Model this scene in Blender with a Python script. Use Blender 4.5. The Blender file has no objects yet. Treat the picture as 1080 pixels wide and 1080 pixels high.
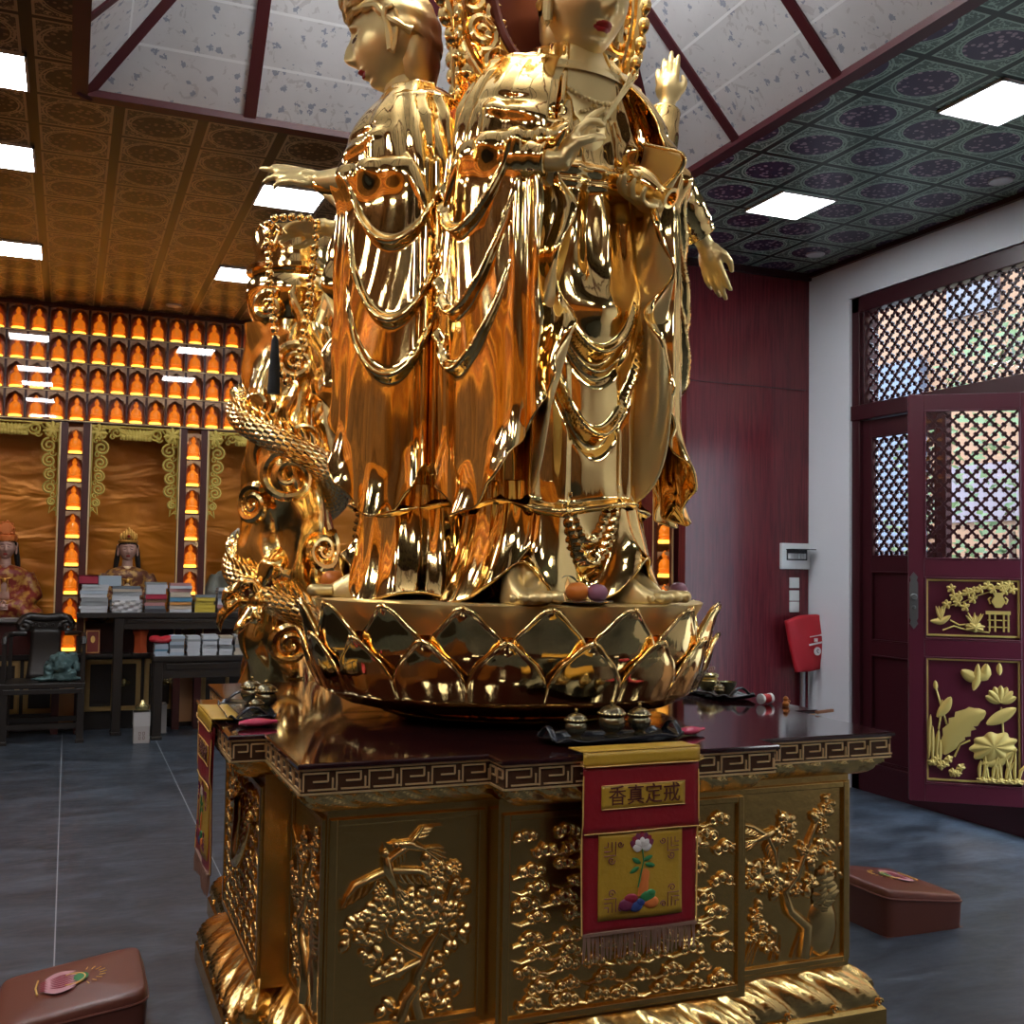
import bpy, bmesh, math, random
import numpy as np
from mathutils import Vector, Matrix
from math import sin, cos, pi, sqrt, radians, atan2
rng = random.Random(11)
SC = bpy.context.scene
COL = SC.collection
# ------------------------------------------------------------------ materials
class N:
    """tiny expression wrapper round shader maths nodes"""
    def __init__(s, t, sock): s.t = t; s.s = sock
    def _m(s, op, b=None, c=None):
        n = s.t.nodes.new('ShaderNodeMath'); n.operation = op
        for i, x in enumerate((s, b, c)):
            if x is None: continue
            if isinstance(x, N): s.t.links.new(x.s, n.inputs[i])
            else: n.inputs[i].default_value = x
        return N(s.t, n.outputs[0])
    def __add__(s, b): return s._m('ADD', b)
    def __sub__(s, b): return s._m('SUBTRACT', b)
    def __mul__(s, b): return s._m('MULTIPLY', b)
    def __truediv__(s, b): return s._m('DIVIDE', b)
    def frac(s): return s._m('FRACT')
    def floor(s): return s._m('FLOOR')
    def abs(s): return s._m('ABSOLUTE')
    def gt(s, b): return s._m('GREATER_THAN', b)
    def lt(s, b): return s._m('LESS_THAN', b)
    def mx(s, b): return s._m('MAXIMUM', b)
    def mn(s, b): return s._m('MINIMUM', b)
    def sq(s): return s._m('MULTIPLY', s)
    def sqrt(s): return s._m('SQRT')
    def sin(s): return s._m('SINE')
class Mat:
    def __init__(s, name, col, rough=.5, metal=0., coat=0., emit=None, estr=0., spec=None):
        s.m = bpy.data.materials.new(name); s.m.use_nodes = True
        s.t = s.m.node_tree; s.b = s.t.nodes['Principled BSDF']
        s.set('Base Color', (*col, 1)); s.set('Roughness', rough); s.set('Metallic', metal)
        if coat: s.set('Coat Weight', coat); s.set('Coat Roughness', .06)
        if spec is not None: s.set('Specular IOR Level', spec)
        if emit: s.set('Emission Color', (*emit, 1)); s.set('Emission Strength', estr)
        s.m.diffuse_color = (*col, 1)
    def set(s, k, v): s.b.inputs[k].default_value = v
    def link(s, k, n): s.t.links.new(n.s if isinstance(n, N) else n, s.b.inputs[k])
    def co(s, kind='Object', scale=(1, 1, 1)):
        c = s.t.nodes.new('ShaderNodeTexCoord'); mp = s.t.nodes.new('ShaderNodeMapping')
        mp.inputs['Scale'].default_value = scale
        s.t.links.new(c.outputs[kind], mp.inputs[0]); return mp.outputs[0]
    def xyz(s, kind='Object'):
        sp = s.t.nodes.new('ShaderNodeSeparateXYZ'); s.t.links.new(s.co(kind), sp.inputs[0])
        return [N(s.t, sp.outputs[i]) for i in range(3)]
    def noise(s, scale=5, detail=3, co=None, rough=.5, dist=0):
        n = s.t.nodes.new('ShaderNodeTexNoise'); n.inputs['Scale'].default_value = scale
        n.inputs['Detail'].default_value = detail; n.inputs['Roughness'].default_value = rough
        n.inputs['Distortion'].default_value = dist
        s.t.links.new(co if co is not None else s.co(), n.inputs['Vector']); return N(s.t, n.outputs[0])
    def voro(s, scale=5, co=None, feat='F1', out='Distance'):
        n = s.t.nodes.new('ShaderNodeTexVoronoi'); n.feature = feat; n.inputs['Scale'].default_value = scale
        s.t.links.new(co if co is not None else s.co(), n.inputs['Vector']); return N(s.t, n.outputs[out])
    def ramp(s, n, stops):
        r = s.t.nodes.new('ShaderNodeValToRGB'); e = r.color_ramp.elements
        while len(e) < len(stops): e.new(.5)
        for q, (p, c) in zip(e, stops): q.position = p; q.color = (*c, 1)
        s.t.links.new(n.s, r.inputs[0]); return r.outputs[0]
    def mix(s, f, a, b):
        m = s.t.nodes.new('ShaderNodeMix'); m.data_type = 'RGBA'
        for i, x in ((0, f), (6, a), (7, b)):
            if isinstance(x, N): s.t.links.new(x.s, m.inputs[i])
            elif isinstance(x, tuple): m.inputs[i].default_value = (*x, 1)
            elif isinstance(x, (int, float)): m.inputs[i].default_value = x
            else: s.t.links.new(x, m.inputs[i])
        return m.outputs[2]
    def bump(s, n, strength=.3, dist=.01):
        b = s.t.nodes.new('ShaderNodeBump'); b.inputs['Strength'].default_value = strength
        b.inputs['Distance'].default_value = dist
        s.t.links.new(n.s if isinstance(n, N) else n, b.inputs['Height']); s.t.links.new(b.outputs[0], s.b.inputs['Normal'])
GC = (1.0, .68, .27)
def gold(name, col=GC, rough=.12, nsc=(6, 6, 1.6), nstr=.25, nd=.012, detail=2, scale=5):
    m = Mat(name, col, rough, 1.0)
    if nstr: m.bump(m.noise(scale, detail, m.co(scale=nsc)), nstr, nd)
    return m
polished = gold('polished_gold', (1.0, .69, .27), .085, (7, 7, 1.1), .22, .006, 2, 4)
satin = gold('satin_gold', (.86, .65, .29), .36, nstr=0); satin.set('Metallic', .72)
pillar_gold = gold('carved_gold', (1.0, .68, .26), .16, (1, 1, 1), .3, .015, 2, 9)
scale_gold = Mat('scaled_gold', (1., .70, .30), .22, 1.)
plinth_gold = gold('aged_gold', (.72, .46, .15), .27, (1, 1, 1), .08, .01, 2, 30)
relief_gold = gold('relief_gold', (.86, .58, .22), .24, nstr=0)
key_gold = gold('line_gold', (1., .68, .34), .32, nstr=0); key_gold.set('Metallic', .7)
halo_red = Mat('halo_red_brown', (.25, .05, .02), .3, .3)
lip_red = Mat('painted_lips', (.42, .02, .015), .35)
brow_dark = Mat('painted_lash', (.10, .04, .015), .5)
black_thread = Mat('black_thread', (.006, .006, .007), .8)
lacquer = Mat('lacquer_top', (.022, .005, .005), .09, coat=.5)
band_dark = Mat('key_band_ground', (.075, .03, .012), .35, .3)
maroon = Mat('maroon_paint', (.085, .010, .022), .32)
dark_maroon = Mat('dark_maroon_frame', (.04, .006, .010), .35)
beam = Mat('maroon_beam', (.075, .008, .014), .45)
carving = Mat('gilt_carving', (.62, .46, .13), .42, .35)
line_gilt = Mat('gilt_line', (.72, .52, .26), .4, .2)
white_wall = Mat('white_plaster', (.74, .77, .82), .6)
white_wall.bump(white_wall.noise(60, 3), .05, .002)
grey_metal = Mat('grey_lock_metal', (.16, .17, .17), .4, .8)
steel = Mat('steel_tube', (.55, .57, .6), .3, .9)
white_plastic = Mat('white_plastic', (.72, .75, .74), .35)
smoke = Mat('smoked_plastic', (.02, .025, .03), .15)
redcloth = Mat('red_bag_cloth', (.50, .012, .022), .55)
whitem = Mat('white_print', (.85, .82, .82), .6)
blackwood = Mat('black_wood', (.016, .012, .010), .35)
blackwood.bump(blackwood.noise(20, 3, blackwood.co(scale=(1, 8, 8))), .15, .004)
niche_dark = Mat('niche_red_wood', (.06, .008, .006), .4)
niche_back = Mat('niche_brown', (.50, .24, .10), .5)
valance_m = Mat('niche_arch_brown', (.62, .36, .20), .5)
band_m = Mat('niche_band_brown', (.16, .06, .025), .5)
trim_gilt = Mat('dull_gilt_trim', (.42, .27, .10), .45, .3)
lace_m = Mat('yellow_carved_lace', (.60, .44, .08), .5, .15)
amber = Mat('glowing_amber', (.85, .24, .02), .25, emit=(1, .22, .010), estr=.16)
amber_dark = Mat('amber_plaque', (.55, .16, .03), .4)
led = Mat('amber_lamp', (1, .6, .2), .4, emit=(1, .50, .05), estr=1.1)
panel_light = Mat('led_diffuser', (.9, .9, .9), .5, emit=(.94, .97, 1.), estr=11.)
panel_frame = Mat('white_lamp_frame', (.75, .75, .75), .4)
leather = Mat('brown_leather', (.15, .045, .030), .33)
leather.bump(leather.voro(160), .08, .001)
brass = Mat('dark_brass', (.20, .17, .10), .25, .9)
brass2 = Mat('bright_brass', (.62, .50, .22), .25, .9)
blackg = Mat('black_glaze', (.006, .006, .007), .12)
blacktray = Mat('black_tray', (.010, .012, .018), .25)
plate_m = Mat('steel_plate', (.45, .42, .38), .25, .9)
orange_m = Mat('orange_peel', (.75, .20, .02), .45); orange_m.bump(orange_m.noise(90, 2), .25, .002)
plum_m = Mat('purple_fruit', (.34, .13, .19), .4)
leaf_m = Mat('dark_leaf', (.01, .03, .012), .45)
pinkwrap = Mat('pink_wrap', (.50, .04, .10), .2)
yellowcloth = Mat('yellow_satin', (.50, .29, .025), .42); yellowcloth.bump(yellowcloth.noise(45, 3), .5, .004)
redsatin = Mat('red_brocade', (.26, .008, .014), .42); redsatin.bump(redsatin.noise(50, 3), .5, .004)
fringe_m = Mat('taupe_fringe', (.26, .14, .10), .7)
ink = Mat('brown_ink', (.10, .02, .01), .6)
emb = {k: Mat('thread_' + k, c, .55) for k, c in dict(pink=(.62, .30, .33), crimson=(.25, .01, .03), white=(.72, .66, .62), green=(.03, .20, .06), orange=(.75, .20, .04), blue=(.03, .06, .22), purple=(.16, .02, .06), gold=(.75, .45, .12)).items()}
skin = Mat('painted_skin', (.50, .30, .24), .35)
hairb = Mat('black_hair', (.010, .008, .008), .4)
crown_gold = Mat('gilt_crown', (.70, .38, .08), .35, .6)
crown_white = Mat('pale_crown', (.60, .53, .42), .4)
robe_red = Mat('red_gold_robe', (.28, .035, .02), .4); robe_red.link('Base Color', robe_red.ramp(robe_red.noise(22, 3), [(.45, (.26, .03, .02)), (.60, (.5, .24, .05))]))
robe_dark = Mat('brown_gold_robe', (.20, .07, .03), .45)
robe_dark.link('Base Color', robe_dark.ramp(robe_dark.noise(26, 3), [(.46, (.16, .05, .025)), (.60, (.50, .27, .07))]))
robe_grey = Mat('grey_robe', (.19, .19, .15), .5)
robe_cream = Mat('cream_underrobe', (.72, .50, .30), .45)
cloth_teal = Mat('teal_cloth', (.07, .13, .13), .7)
card = Mat('grey_carton', (.36, .33, .31), .7)
redbox_m = Mat('dark_red_box', (.16, .018, .012), .5)
glass_pane = bpy.data.materials.new('clear_glass'); glass_pane.use_nodes = True
_t = glass_pane.node_tree; _t.nodes.clear()
_o = _t.nodes.new('ShaderNodeOutputMaterial'); _mx = _t.nodes.new('ShaderNodeMixShader'); _tr = _t.nodes.new('ShaderNodeBsdfTransparent')
_gl = _t.nodes.new('ShaderNodeBsdfGlossy'); _gl.inputs['Roughness'].default_value = .02; _fr = _t.nodes.new('ShaderNodeFresnel'); _fr.inputs['IOR'].default_value = 1.5
_ge = _t.nodes.new('ShaderNodeNewGeometry'); _io = _t.nodes.new('ShaderNodeMix'); _io.inputs[2].default_value = 1.5; _io.inputs[3].default_value = 1 / 1.5; _t.links.new(_ge.outputs['Backfacing'], _io.inputs[0]); _t.links.new(_io.outputs[0], _fr.inputs['IOR']); _t.links.new(_fr.outputs[0], _mx.inputs[0]); _t.links.new(_tr.outputs[0], _mx.inputs[1]); _t.links.new(_gl.outputs[0], _mx.inputs[2]); _t.links.new(_mx.outputs[0], _o.inputs[0])
class _G: pass
glass = _G(); glass.m = glass_pane
# scales on the dragon: UV based bricks of rounded scales
def _scales():
    m = scale_gold
    u = m.t.nodes.new('ShaderNodeTexCoord'); sp = m.t.nodes.new('ShaderNodeSeparateXYZ'); m.t.links.new(u.outputs['UV'], sp.inputs[0])
    a = N(m.t, sp.outputs[0]) * 16; b = N(m.t, sp.outputs[1]) * 130
    row = b.floor(); off = (row * .5).frac()
    fx = (a + off).frac() - .5; fy = b.frac()
    d = (fx.sq() * 3.2 + (fy * .9).sq()).sqrt()
    h = (N(m.t, d.s) * -1 + 1)
    m.bump(h, .9, .012)
_scales()
def _floor():
    m = Mat('slate_tile', (.04, .05, .06), .32)
    x, y, z = m.xyz()
    a = (((x + .0) / .72).frac() - .5).abs(); b = (((y + .28) / .72 / 2).frac() - .5).abs()
    line = a.gt(.4965) * x.lt(1.2)
    n1 = m.noise(2.2, 6, m.co(scale=(1, 2.6, 1)), .68, .6); n2 = m.noise(16, 4, m.co(scale=(1, 2.2, 1)), .6)
    base = m.ramp(n1 * .75 + n2 * .25, [(.36, (.014, .019, .026)), (.5, (.036, .047, .063)), (.64, (.080, .100, .130))])
    m.link('Base Color', m.mix(line, base, (.30, .33, .36)))
    m.link('Roughness', n2 * .35 + .22); m.bump(n2, .12, .004); return m
floor_m = _floor()
def _tile(green):
    m = Mat('ceiling_tile_' + ('green' if green else 'brown'), (.03, .04, .03), .30, spec=.35)
    x, y, z = m.xyz()
    P = .3925; X0, Y0 = -.232, .0
    dx = ((x - X0) / P).frac() - .5; dy = ((y - Y0) / P).frac() - .5
    r = (dx.sq() + dy.sq()).sqrt()
    strip = dx.abs().gt(.435 if not green else .455).mx(dy.abs().gt(.465 if not green else .455))
    edge = dx.abs().gt(.405 if not green else .43).mx(dy.abs().gt(.43)) - strip
    ring = (r - .385).abs().lt(.012).mx((r - .345).abs().lt(.008))
    med = r.lt(.34)
    v = m.voro(30); orn = v.lt(.34); orn2 = m.noise(38, 2, dist=1.5).gt(.56)
    if green:
        gs, gl, gm, go, gc = (.004, .026, .019), (.38, .54, .44), (.050, .036, .090), (.40, .29, .36), (.10, .17, .135)
    else:
        gs, gl, gm, go, gc = (.006, .008, .008), (.46, .38, .25), (.016, .014, .016), (.28, .20, .14), (.055, .050, .042)
    c = m.mix(orn2, gc, gl)
    c = m.mix(med, c, m.mix(orn, gm, go)); c = m.mix(ring, c, gl); c = m.mix(edge, c, gl); c = m.mix(strip, c, gs)
    m.link('Base Color', c); m.set('Metallic', .1)
    h = (ring + edge + med * orn * .6) - strip * .6; m.bump(h, .35, .006)
    return m
tile_g, tile_b = _tile(True), _tile(False)
def _vault():
    m = Mat('floral_panel', (.62, .58, .55), .45)
    x, y, z = m.xyz()
    v = m.voro(16); nz = m.noise(70, 2); big = m.noise(3.5, 4)
    rnd = m.t.nodes.new('ShaderNodeSeparateColor'); m.t.links.new(m.voro(16, out='Color').s, rnd.inputs[0])
    on = N(m.t, rnd.outputs[0]).gt(.25)
    spot = (v + nz * .75).lt(.61) * on
    wisp = m.noise(13, 3, dist=2.).gt(.62)
    seam = (((z - 3.68) / .19).frac() - .5).abs().gt(.474)
    base = m.ramp(big, [(.35, (.74, .72, .71)), (.65, (.82, .80, .79))])
    c = m.mix(wisp * .35, base, (.42, .38, .36)); c = m.mix(spot * .75, c, (.24, .28, .38)); c = m.mix(seam, c, (.97, .96, .95))
    m.link('Base Color', c); return m
vault_m = _vault()
def _redwood():
    m = Mat('red_wood_panel', (.15, .015, .02), .22)
    n = m.noise(9, 4, m.co(scale=(6, 6, .35)), .65); w = m.noise(60, 2, m.co(scale=(3, 3, .06)))
    m.link('Base Color', m.ramp(n * .6 + w * .4, [(.36, (.075, .009, .014)), (.6, (.15, .018, .024))]))
    return m
redwood = _redwood()
def _satin_orange():
    m = Mat('orange_satin_backdrop', (.50, .17, .02), .34)
    n = m.noise(3.2, 2, m.co(scale=(.5, .5, 1.6)), dist=.8); m.bump(n, .6, .05)
    m.link('Base Color', m.ramp(m.noise(2, 2), [(.3, (.52, .17, .012)), (.7, (.72, .26, .020))]))
    m.set('Metallic', .35); return m
satin_orange = _satin_orange()
satin_dark = Mat('brown_satin', (.20, .085, .022), .4)
satin_dark.link('Base Color', satin_dark.ramp(satin_dark.noise(3, 4, satin_dark.co(scale=(4, 4, .5)), .65), [(.38, (.06, .024, .008)), (.5, (.15, .062, .015)), (.62, (.30, .135, .035))]))
# ------------------------------------------------------------------ mesh builder
class M:
    def __init__(s): s.v = []; s.f = []; s.mi = []; s.k = 0; s.uv = None
    def add(s, V, F, xf=None):
        o = len(s.v)
        if xf is not None: V = [xf @ Vector(p) for p in V]
        s.v += [tuple(p) for p in V]; s.f += [tuple(o + i for i in q) for q in F]; s.mi += [s.k] * len(F); return s
    def merge(s, other, xf=None, k=None):
        o = len(s.v)
        V = other.v if xf is None else [tuple(xf @ Vector(p)) for p in other.v]
        s.v += V; s.f += [tuple(o + i for i in q) for q in other.f]; s.mi += [i if k is None else k for i in other.mi]; return s
    def box(s, x0, x1, y0, y1, z0, z1, xf=None):
        V = [(x, y, z) for z in (z0, z1) for y in (y0, y1) for x in (x0, x1)]
        return s.add(V, [(0, 2, 3, 1), (4, 5, 7, 6), (0, 1, 5, 4), (2, 6, 7, 3), (0, 4, 6, 2), (1, 3, 7, 5)], xf)
    def grid(s, fn, nu, nv, cu=False, cv=False, xf=None):
        V = [fn(i / (nu if cu else nu - 1), j / (nv if cv else nv - 1)) for j in range(nv) for i in range(nu)]
        F = []
        for j in range(nv if cv else nv - 1):
            for i in range(nu if cu else nu - 1):
                a = j * nu + i; b = j * nu + (i + 1) % nu; c = ((j + 1) % nv) * nu + (i + 1) % nu; d = ((j + 1) % nv) * nu + i
                F.append((a, b, c, d))
        return s.add(V, F, xf)
    def lathe(s, prof, n=24, c=(0, 0, 0), xf=None):
        V = []; F = []
        for r, z in prof:
            for i in range(n):
                a = 2 * pi * i / n; V.append((c[0] + r * cos(a), c[1] + r * sin(a), c[2] + z))
        for j in range(len(prof) - 1):
            for i in range(n):
                F.append((j * n + i, j * n + (i + 1) % n, (j + 1) * n + (i + 1) % n, (j + 1) * n + i))
        F.append(tuple(reversed(range(n)))); F.append(tuple((len(prof) - 1) * n + i for i in range(n)))
        return s.add(V, F, xf)
    def tube(s, pts, rad, n=8, xf=None, flat=1., up=None):
        P = [Vector(p) for p in pts]; L = len(P)
        if not hasattr(rad, '__len__'): rad = [rad] * L
        T = [(P[min(i + 1, L - 1)] - P[max(i - 1, 0)]).normalized() for i in range(L)]
        u = Vector(up) if up else (Vector((0, 0, 1)) if abs(T[0].z) < .9 else Vector((1, 0, 0)))
        V = []; F = []
        for i in range(L):
            u = (u - T[i] * u.dot(T[i]))
            u = u.normalized() if u.length > 1e-6 else T[i].orthogonal().normalized()
            w = T[i].cross(u)
            for k in range(n):
                a = 2 * pi * k / n; V.append(P[i] + rad[i] * (cos(a) * w + flat * sin(a) * u))
        for i in range(L - 1):
            for k in range(n):
                F.append((i * n + k, i * n + (k + 1) % n, (i + 1) * n + (k + 1) % n, (i + 1) * n + k))
        F.append(tuple(reversed(range(n)))); F.append(tuple((L - 1) * n + k for k in range(n)))
        return s.add(V, F, xf)
    def ell(s, c, r, nu=12, nv=8, xf=None):
        if not hasattr(r, '__len__'): r = (r, r, r)
        V = [(c[0], c[1], c[2] - r[2])]; F = []
        for j in range(1, nv):
            t = pi * j / nv
            for i in range(nu):
                a = 2 * pi * i / nu; V.append((c[0] + r[0] * sin(t) * cos(a), c[1] + r[1] * sin(t) * sin(a), c[2] - r[2] * cos(t)))
        V.append((c[0], c[1], c[2] + r[2])); last = len(V) - 1
        for i in range(nu):
            F.append((0, 1 + (i + 1) % nu, 1 + i)); F.append((last, last - nu + i, last - nu + (i + 1) % nu))
        for j in range(nv - 2):
            for i in range(nu):
                a = 1 + j * nu
                F.append((a + i, a + (i + 1) % nu, a + nu + (i + 1) % nu, a + nu + i))
        return s.add(V, F, xf)
    def prism(s, poly, z0, z1, xf=None):
        n = len(poly)
        V = [(x, y, z0) for x, y in poly] + [(x, y, z1) for x, y in poly]
        F = [tuple(reversed(range(n))), tuple(range(n, 2 * n))] + [(i, (i + 1) % n, n + (i + 1) % n, n + i) for i in range(n)]
        return s.add(V, F, xf)
    def chain(s, pts, rad, n=10, nsub=3):
        """capsule chain with round ends"""
        P = []; R = []
        for i in range(len(pts) - 1):
            for k in range(nsub):
                t = k / nsub; P.append(Vector(pts[i]).lerp(Vector(pts[i + 1]), t)); R.append(rad[i] * (1 - t) + rad[i + 1] * t)
        P.append(Vector(pts[-1])); R.append(rad[-1])
        d = (P[-1] - P[-2]).normalized(); r = R[-1]
        for a in (.5, .8, .97): P.append(Vector(pts[-1]) + d * r * a); R.append(r * sqrt(1 - a * a))
        return s.tube(P, R, n)
    def mesh(s, name, mats, smooth=True, angle=40, recalc=True):
        me = bpy.data.meshes.new(name); me.from_pydata(s.v, [], s.f); me.update()
        if not isinstance(mats, (list, tuple)): mats = [mats]
        for m in mats: me.materials.append(m.m)
        if len(mats) > 1: me.polygons.foreach_set('material_index', s.mi)
        if s.uv is not None:
            l = me.uv_layers.new(name='UVMap'); d = np.zeros(len(me.loops) * 2, dtype=np.float32)
            idx = np.zeros(len(me.loops), dtype=np.int32); me.loops.foreach_get('vertex_index', idx)
            uv = np.array(s.uv, dtype=np.float32); l.data.foreach_set('uv', uv[idx].ravel())
        if recalc:
            bm = bmesh.new(); bm.from_mesh(me); bmesh.ops.recalc_face_normals(bm, faces=bm.faces); bm.to_mesh(me); bm.free()
        if smooth:
            me.polygons.foreach_set('use_smooth', [True] * len(me.polygons)); me.set_sharp_from_angle(angle=radians(angle))
        return me
    def build(s, name, mats, parent=None, loc=(0, 0, 0), rot=(0, 0, 0), smooth=True, angle=40, recalc=True, solid=0, bevel=0, remesh=0, sub=0, offset=0):
        o = bpy.data.objects.new(name, s.mesh(name, mats, smooth, angle, recalc)); COL.objects.link(o)
        o.location = loc; o.rotation_euler = rot
        if parent: o.parent = parent
        if bevel:
            b = o.modifiers.new('b', 'BEVEL'); b.width = bevel; b.segments = 2; b.limit_method = 'ANGLE'
        if solid:
            b = o.modifiers.new('s', 'SOLIDIFY'); b.thickness = solid; b.offset = offset
        if remesh:
            b = o.modifiers.new('r', 'REMESH'); b.mode = 'VOXEL'; b.voxel_size = remesh; b.use_smooth_shade = True
            b = o.modifiers.new('m', 'SMOOTH'); b.iterations = 4; b.factor = .5
        if sub:
            b = o.modifiers.new('u', 'SUBSURF'); b.levels = sub; b.render_levels = sub
        return o
def inst(src, name=None, parent=None, loc=None, rot=None, scale=None):
    o = src.copy(); COL.objects.link(o)
    if name: o.name = name
    o.parent = parent
    if loc is not None: o.location = loc
    if rot is not None: o.rotation_euler = rot
    if scale is not None: o.scale = scale
    return o
def thing(name, label, cat, loc=(0, 0, 0), rot=(0, 0, 0), group=None):
    o = bpy.data.objects.new(name, None); COL.objects.link(o); o.location = loc; o.rotation_euler = rot
    o.empty_display_size = .1
    return tag(o, label, cat, group)
def tag(o, label, cat, group=None):
    o['label'] = label; o['category'] = cat
    if group: o['group'] = group
    return o
def struct(o): o['kind'] = 'structure'; return o
def dup(root, label, loc=None, rot=None, group=None):
    r = root.copy(); COL.objects.link(r); r['label'] = label
    if loc is not None: r.location = loc
    if rot is not None: r.rotation_euler = rot
    if group: r['group'] = group
    for ch in list(root.children):
        c = ch.copy(); COL.objects.link(c); c.parent = r
        for g in ch.children:
            d = g.copy(); COL.objects.link(d); d.parent = c
    return r
def R3(*cols): return Matrix(cols).transposed().to_4x4()
def frame(o, x, y, z=None):
    """matrix with given x / y axes (made orthonormal) at o"""
    x = Vector(x).normalized(); y = Vector(y); y = (y - x * y.dot(x)).normalized(); z = x.cross(y)
    m = R3(x, y, z); m.translation = Vector(o); return m
def text_mesh(body, size, name='lettering'):
    c = bpy.data.curves.new(name, 'FONT'); c.body = body; c.size = size; c.extrude = .0012; c.align_x = 'CENTER'; c.align_y = 'CENTER'
    o = bpy.data.objects.new(name, c); COL.objects.link(o)
    dg = bpy.context.evaluated_depsgraph_get(); me = bpy.data.meshes.new_from_object(o.evaluated_get(dg))
    bpy.data.objects.remove(o); bpy.data.curves.remove(c); return me
def put(me, name, mat, parent, loc=(0, 0, 0), rot=(0, 0, 0)):
    me.materials.clear(); me.materials.append(mat.m)
    o = bpy.data.objects.new(name, me); COL.objects.link(o); o.parent = parent; o.location = loc; o.rotation_euler = rot; return o
ORD = ['', 'first', 'second', 'third', 'fourth', 'fifth', 'sixth', 'seventh', 'eighth', 'ninth', 'tenth', 'eleventh', 'twelfth', 'thirteenth', 'fourteenth', 'fifteenth']
# ------------------------------------------------------------------ camera
F_, YAW, PIT, ROL, CH = 1146.0, .386659, .048038, .015449, 1.5
def cam_rows():
    B = np.array([[1, 0, 0], [0, 0, -1], [0, 1, 0]], float); c, s = np.cos, np.sin
    Ry = np.array([[c(YAW), 0, -s(YAW)], [0, 1, 0], [s(YAW), 0, c(YAW)]])
    Rp = np.array([[1, 0, 0], [0, c(PIT), s(PIT)], [0, -s(PIT), c(PIT)]])
    Rr = np.array([[c(ROL), -s(ROL), 0], [s(ROL), c(ROL), 0], [0, 0, 1]])
    return Rr @ Rp @ Ry @ B
_R = cam_rows()
cd = bpy.data.cameras.new('camera'); cd.sensor_width = 36; cd.lens = 36 * F_ / 1080; cd.clip_start = .05
cam = bpy.data.objects.new('camera', cd); COL.objects.link(cam)
mw = R3(Vector(_R[0]), -Vector(_R[1]), -Vector(_R[2])); mw.translation = (0, 0, CH); cam.matrix_world = mw
SC.camera = cam
# ------------------------------------------------------------------ room
XL, XR, YF, YB, ZC = -1.95, 5.03, -2.4, 10.05, 3.68
OX0, OX1, OY0, OY1 = -.02, 3.115, 2.265, 5.40
def slab(name, mat, *b, **k): return struct(M().box(*b).build(name, mat, smooth=False, **k))
slab('floor', floor_m, XL - .3, XR + .3, YF - .3, 11.2, -.1, 0)
slab('ceiling', tile_b, XL - .2, OX0, YF - .2, 11.2, ZC, ZC + .1)
slab('ceiling.001', tile_b, OX0, OX1, OY1, 11.2, ZC, ZC + .1)
slab('ceiling.002', tile_g, OX1, XR + .2, YF - .2, 11.2, ZC, ZC + .1)
slab('ceiling.003', tile_b, OX0, OX1, YF - .2, OY0, ZC, ZC + .1)
# vault of four sloping floral panels with a flat crown
K, TT = 1.1, 1.05
c0 = [(OX0, OY0), (OX1, OY0), (OX1, OY1), (OX0, OY1)]
c1 = [(OX0 + TT, OY0 + TT), (OX1 - TT, OY0 + TT), (OX1 - TT, OY1 - TT), (OX0 + TT, OY1 - TT)]
m = M()
for i in range(4):
    a, b = c0[i], c0[(i + 1) % 4]; p, q = c1[i], c1[(i + 1) % 4]
    m.add([(*a, ZC), (*b, ZC), (*q, ZC + K * TT), (*p, ZC + K * TT)], [(0, 1, 2, 3)])
m.add([(*p, ZC + K * TT) for p in c1], [(0, 1, 2, 3)])
struct(m.build('ceiling.004', vault_m, smooth=False, solid=.04, offset=0))
m = M()
def bar(a, b, w, up=(0, 0, 1), h=None):
    A, B = Vector(a), Vector(b); x = (B - A).normalized(); L = (B - A).length; y = Vector(up).cross(x).normalized()
    m.box(0, L, -w / 2, w / 2, -(h or w) / 2, (h or w) / 2, frame(A, x, y))
def tp(x, y, t): return (x, y, ZC + K * t)
cx_, cy_ = (OX0 + OX1) / 2, (OY0 + OY1) / 2
for i in range(4): bar((*c0[i], ZC), (*c1[i], ZC + K * TT), .085)
for d in (-.79, 0, .79):
    for sgn, e in ((1, OY0), (-1, OY1)):
        t = min(TT, .775 if d else TT); bar((cx_ + d, e, ZC), (cx_ + d, e + sgn * t, ZC + K * t), .06, (1, 0, 0))
    for sgn, e in ((1, OX0), (-1, OX1)):
        t = min(TT, .775 if d else TT); bar((e, cy_ + d, ZC), (e + sgn * t, cy_ + d, ZC + K * t), .06, (0, 1, 0))
for i in range(4):
    a, b = c0[i], c0[(i + 1) % 4]; bar((*a, ZC + .02), (*b, ZC + .02), .07, h=.09)
    p, q = c1[i], c1[(i + 1) % 4]; bar((*p, ZC + K * TT), (*q, ZC + K * TT), .06)
struct(m.build('trim_1', beam, smooth=False))
# walls
slab('wall_back', satin_orange, XL - .2, XR + .2, 10.62, 10.75, 0, ZC)
for nm, bx in (('wall_front', (XL - .2, XR + .2, YF - .15, YF)), ('wall_left', (XL - .15, XL, YF, 10.62))):
    struct(M().box(*bx, 0, 1.15).build(nm, blackwood, smooth=False)); struct(M().box(*bx, 1.15, 2.66).build(nm + '_satin', satin_dark, smooth=False)); struct(M().box(*bx, 2.66, ZC).build(nm + '_niche_band', band_m, smooth=False))
slab('wall_partition', redwood, 3.985, XR + .02, 6.57, 6.66, 0, ZC)
slab('trim_2', dark_maroon, 3.985, XR, 6.54, 6.57, ZC - .05, ZC)
slab('trim_3', dark_maroon, 3.99, 5.0, 6.566, 6.5715, 2.812, 2.818)
slab('baseboard_partition', dark_maroon, 3.985, XR - .001, 6.555, 6.57, 0, .12)
DY0, DY1, DZ1 = 3.0, 6.12, 3.40
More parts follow.
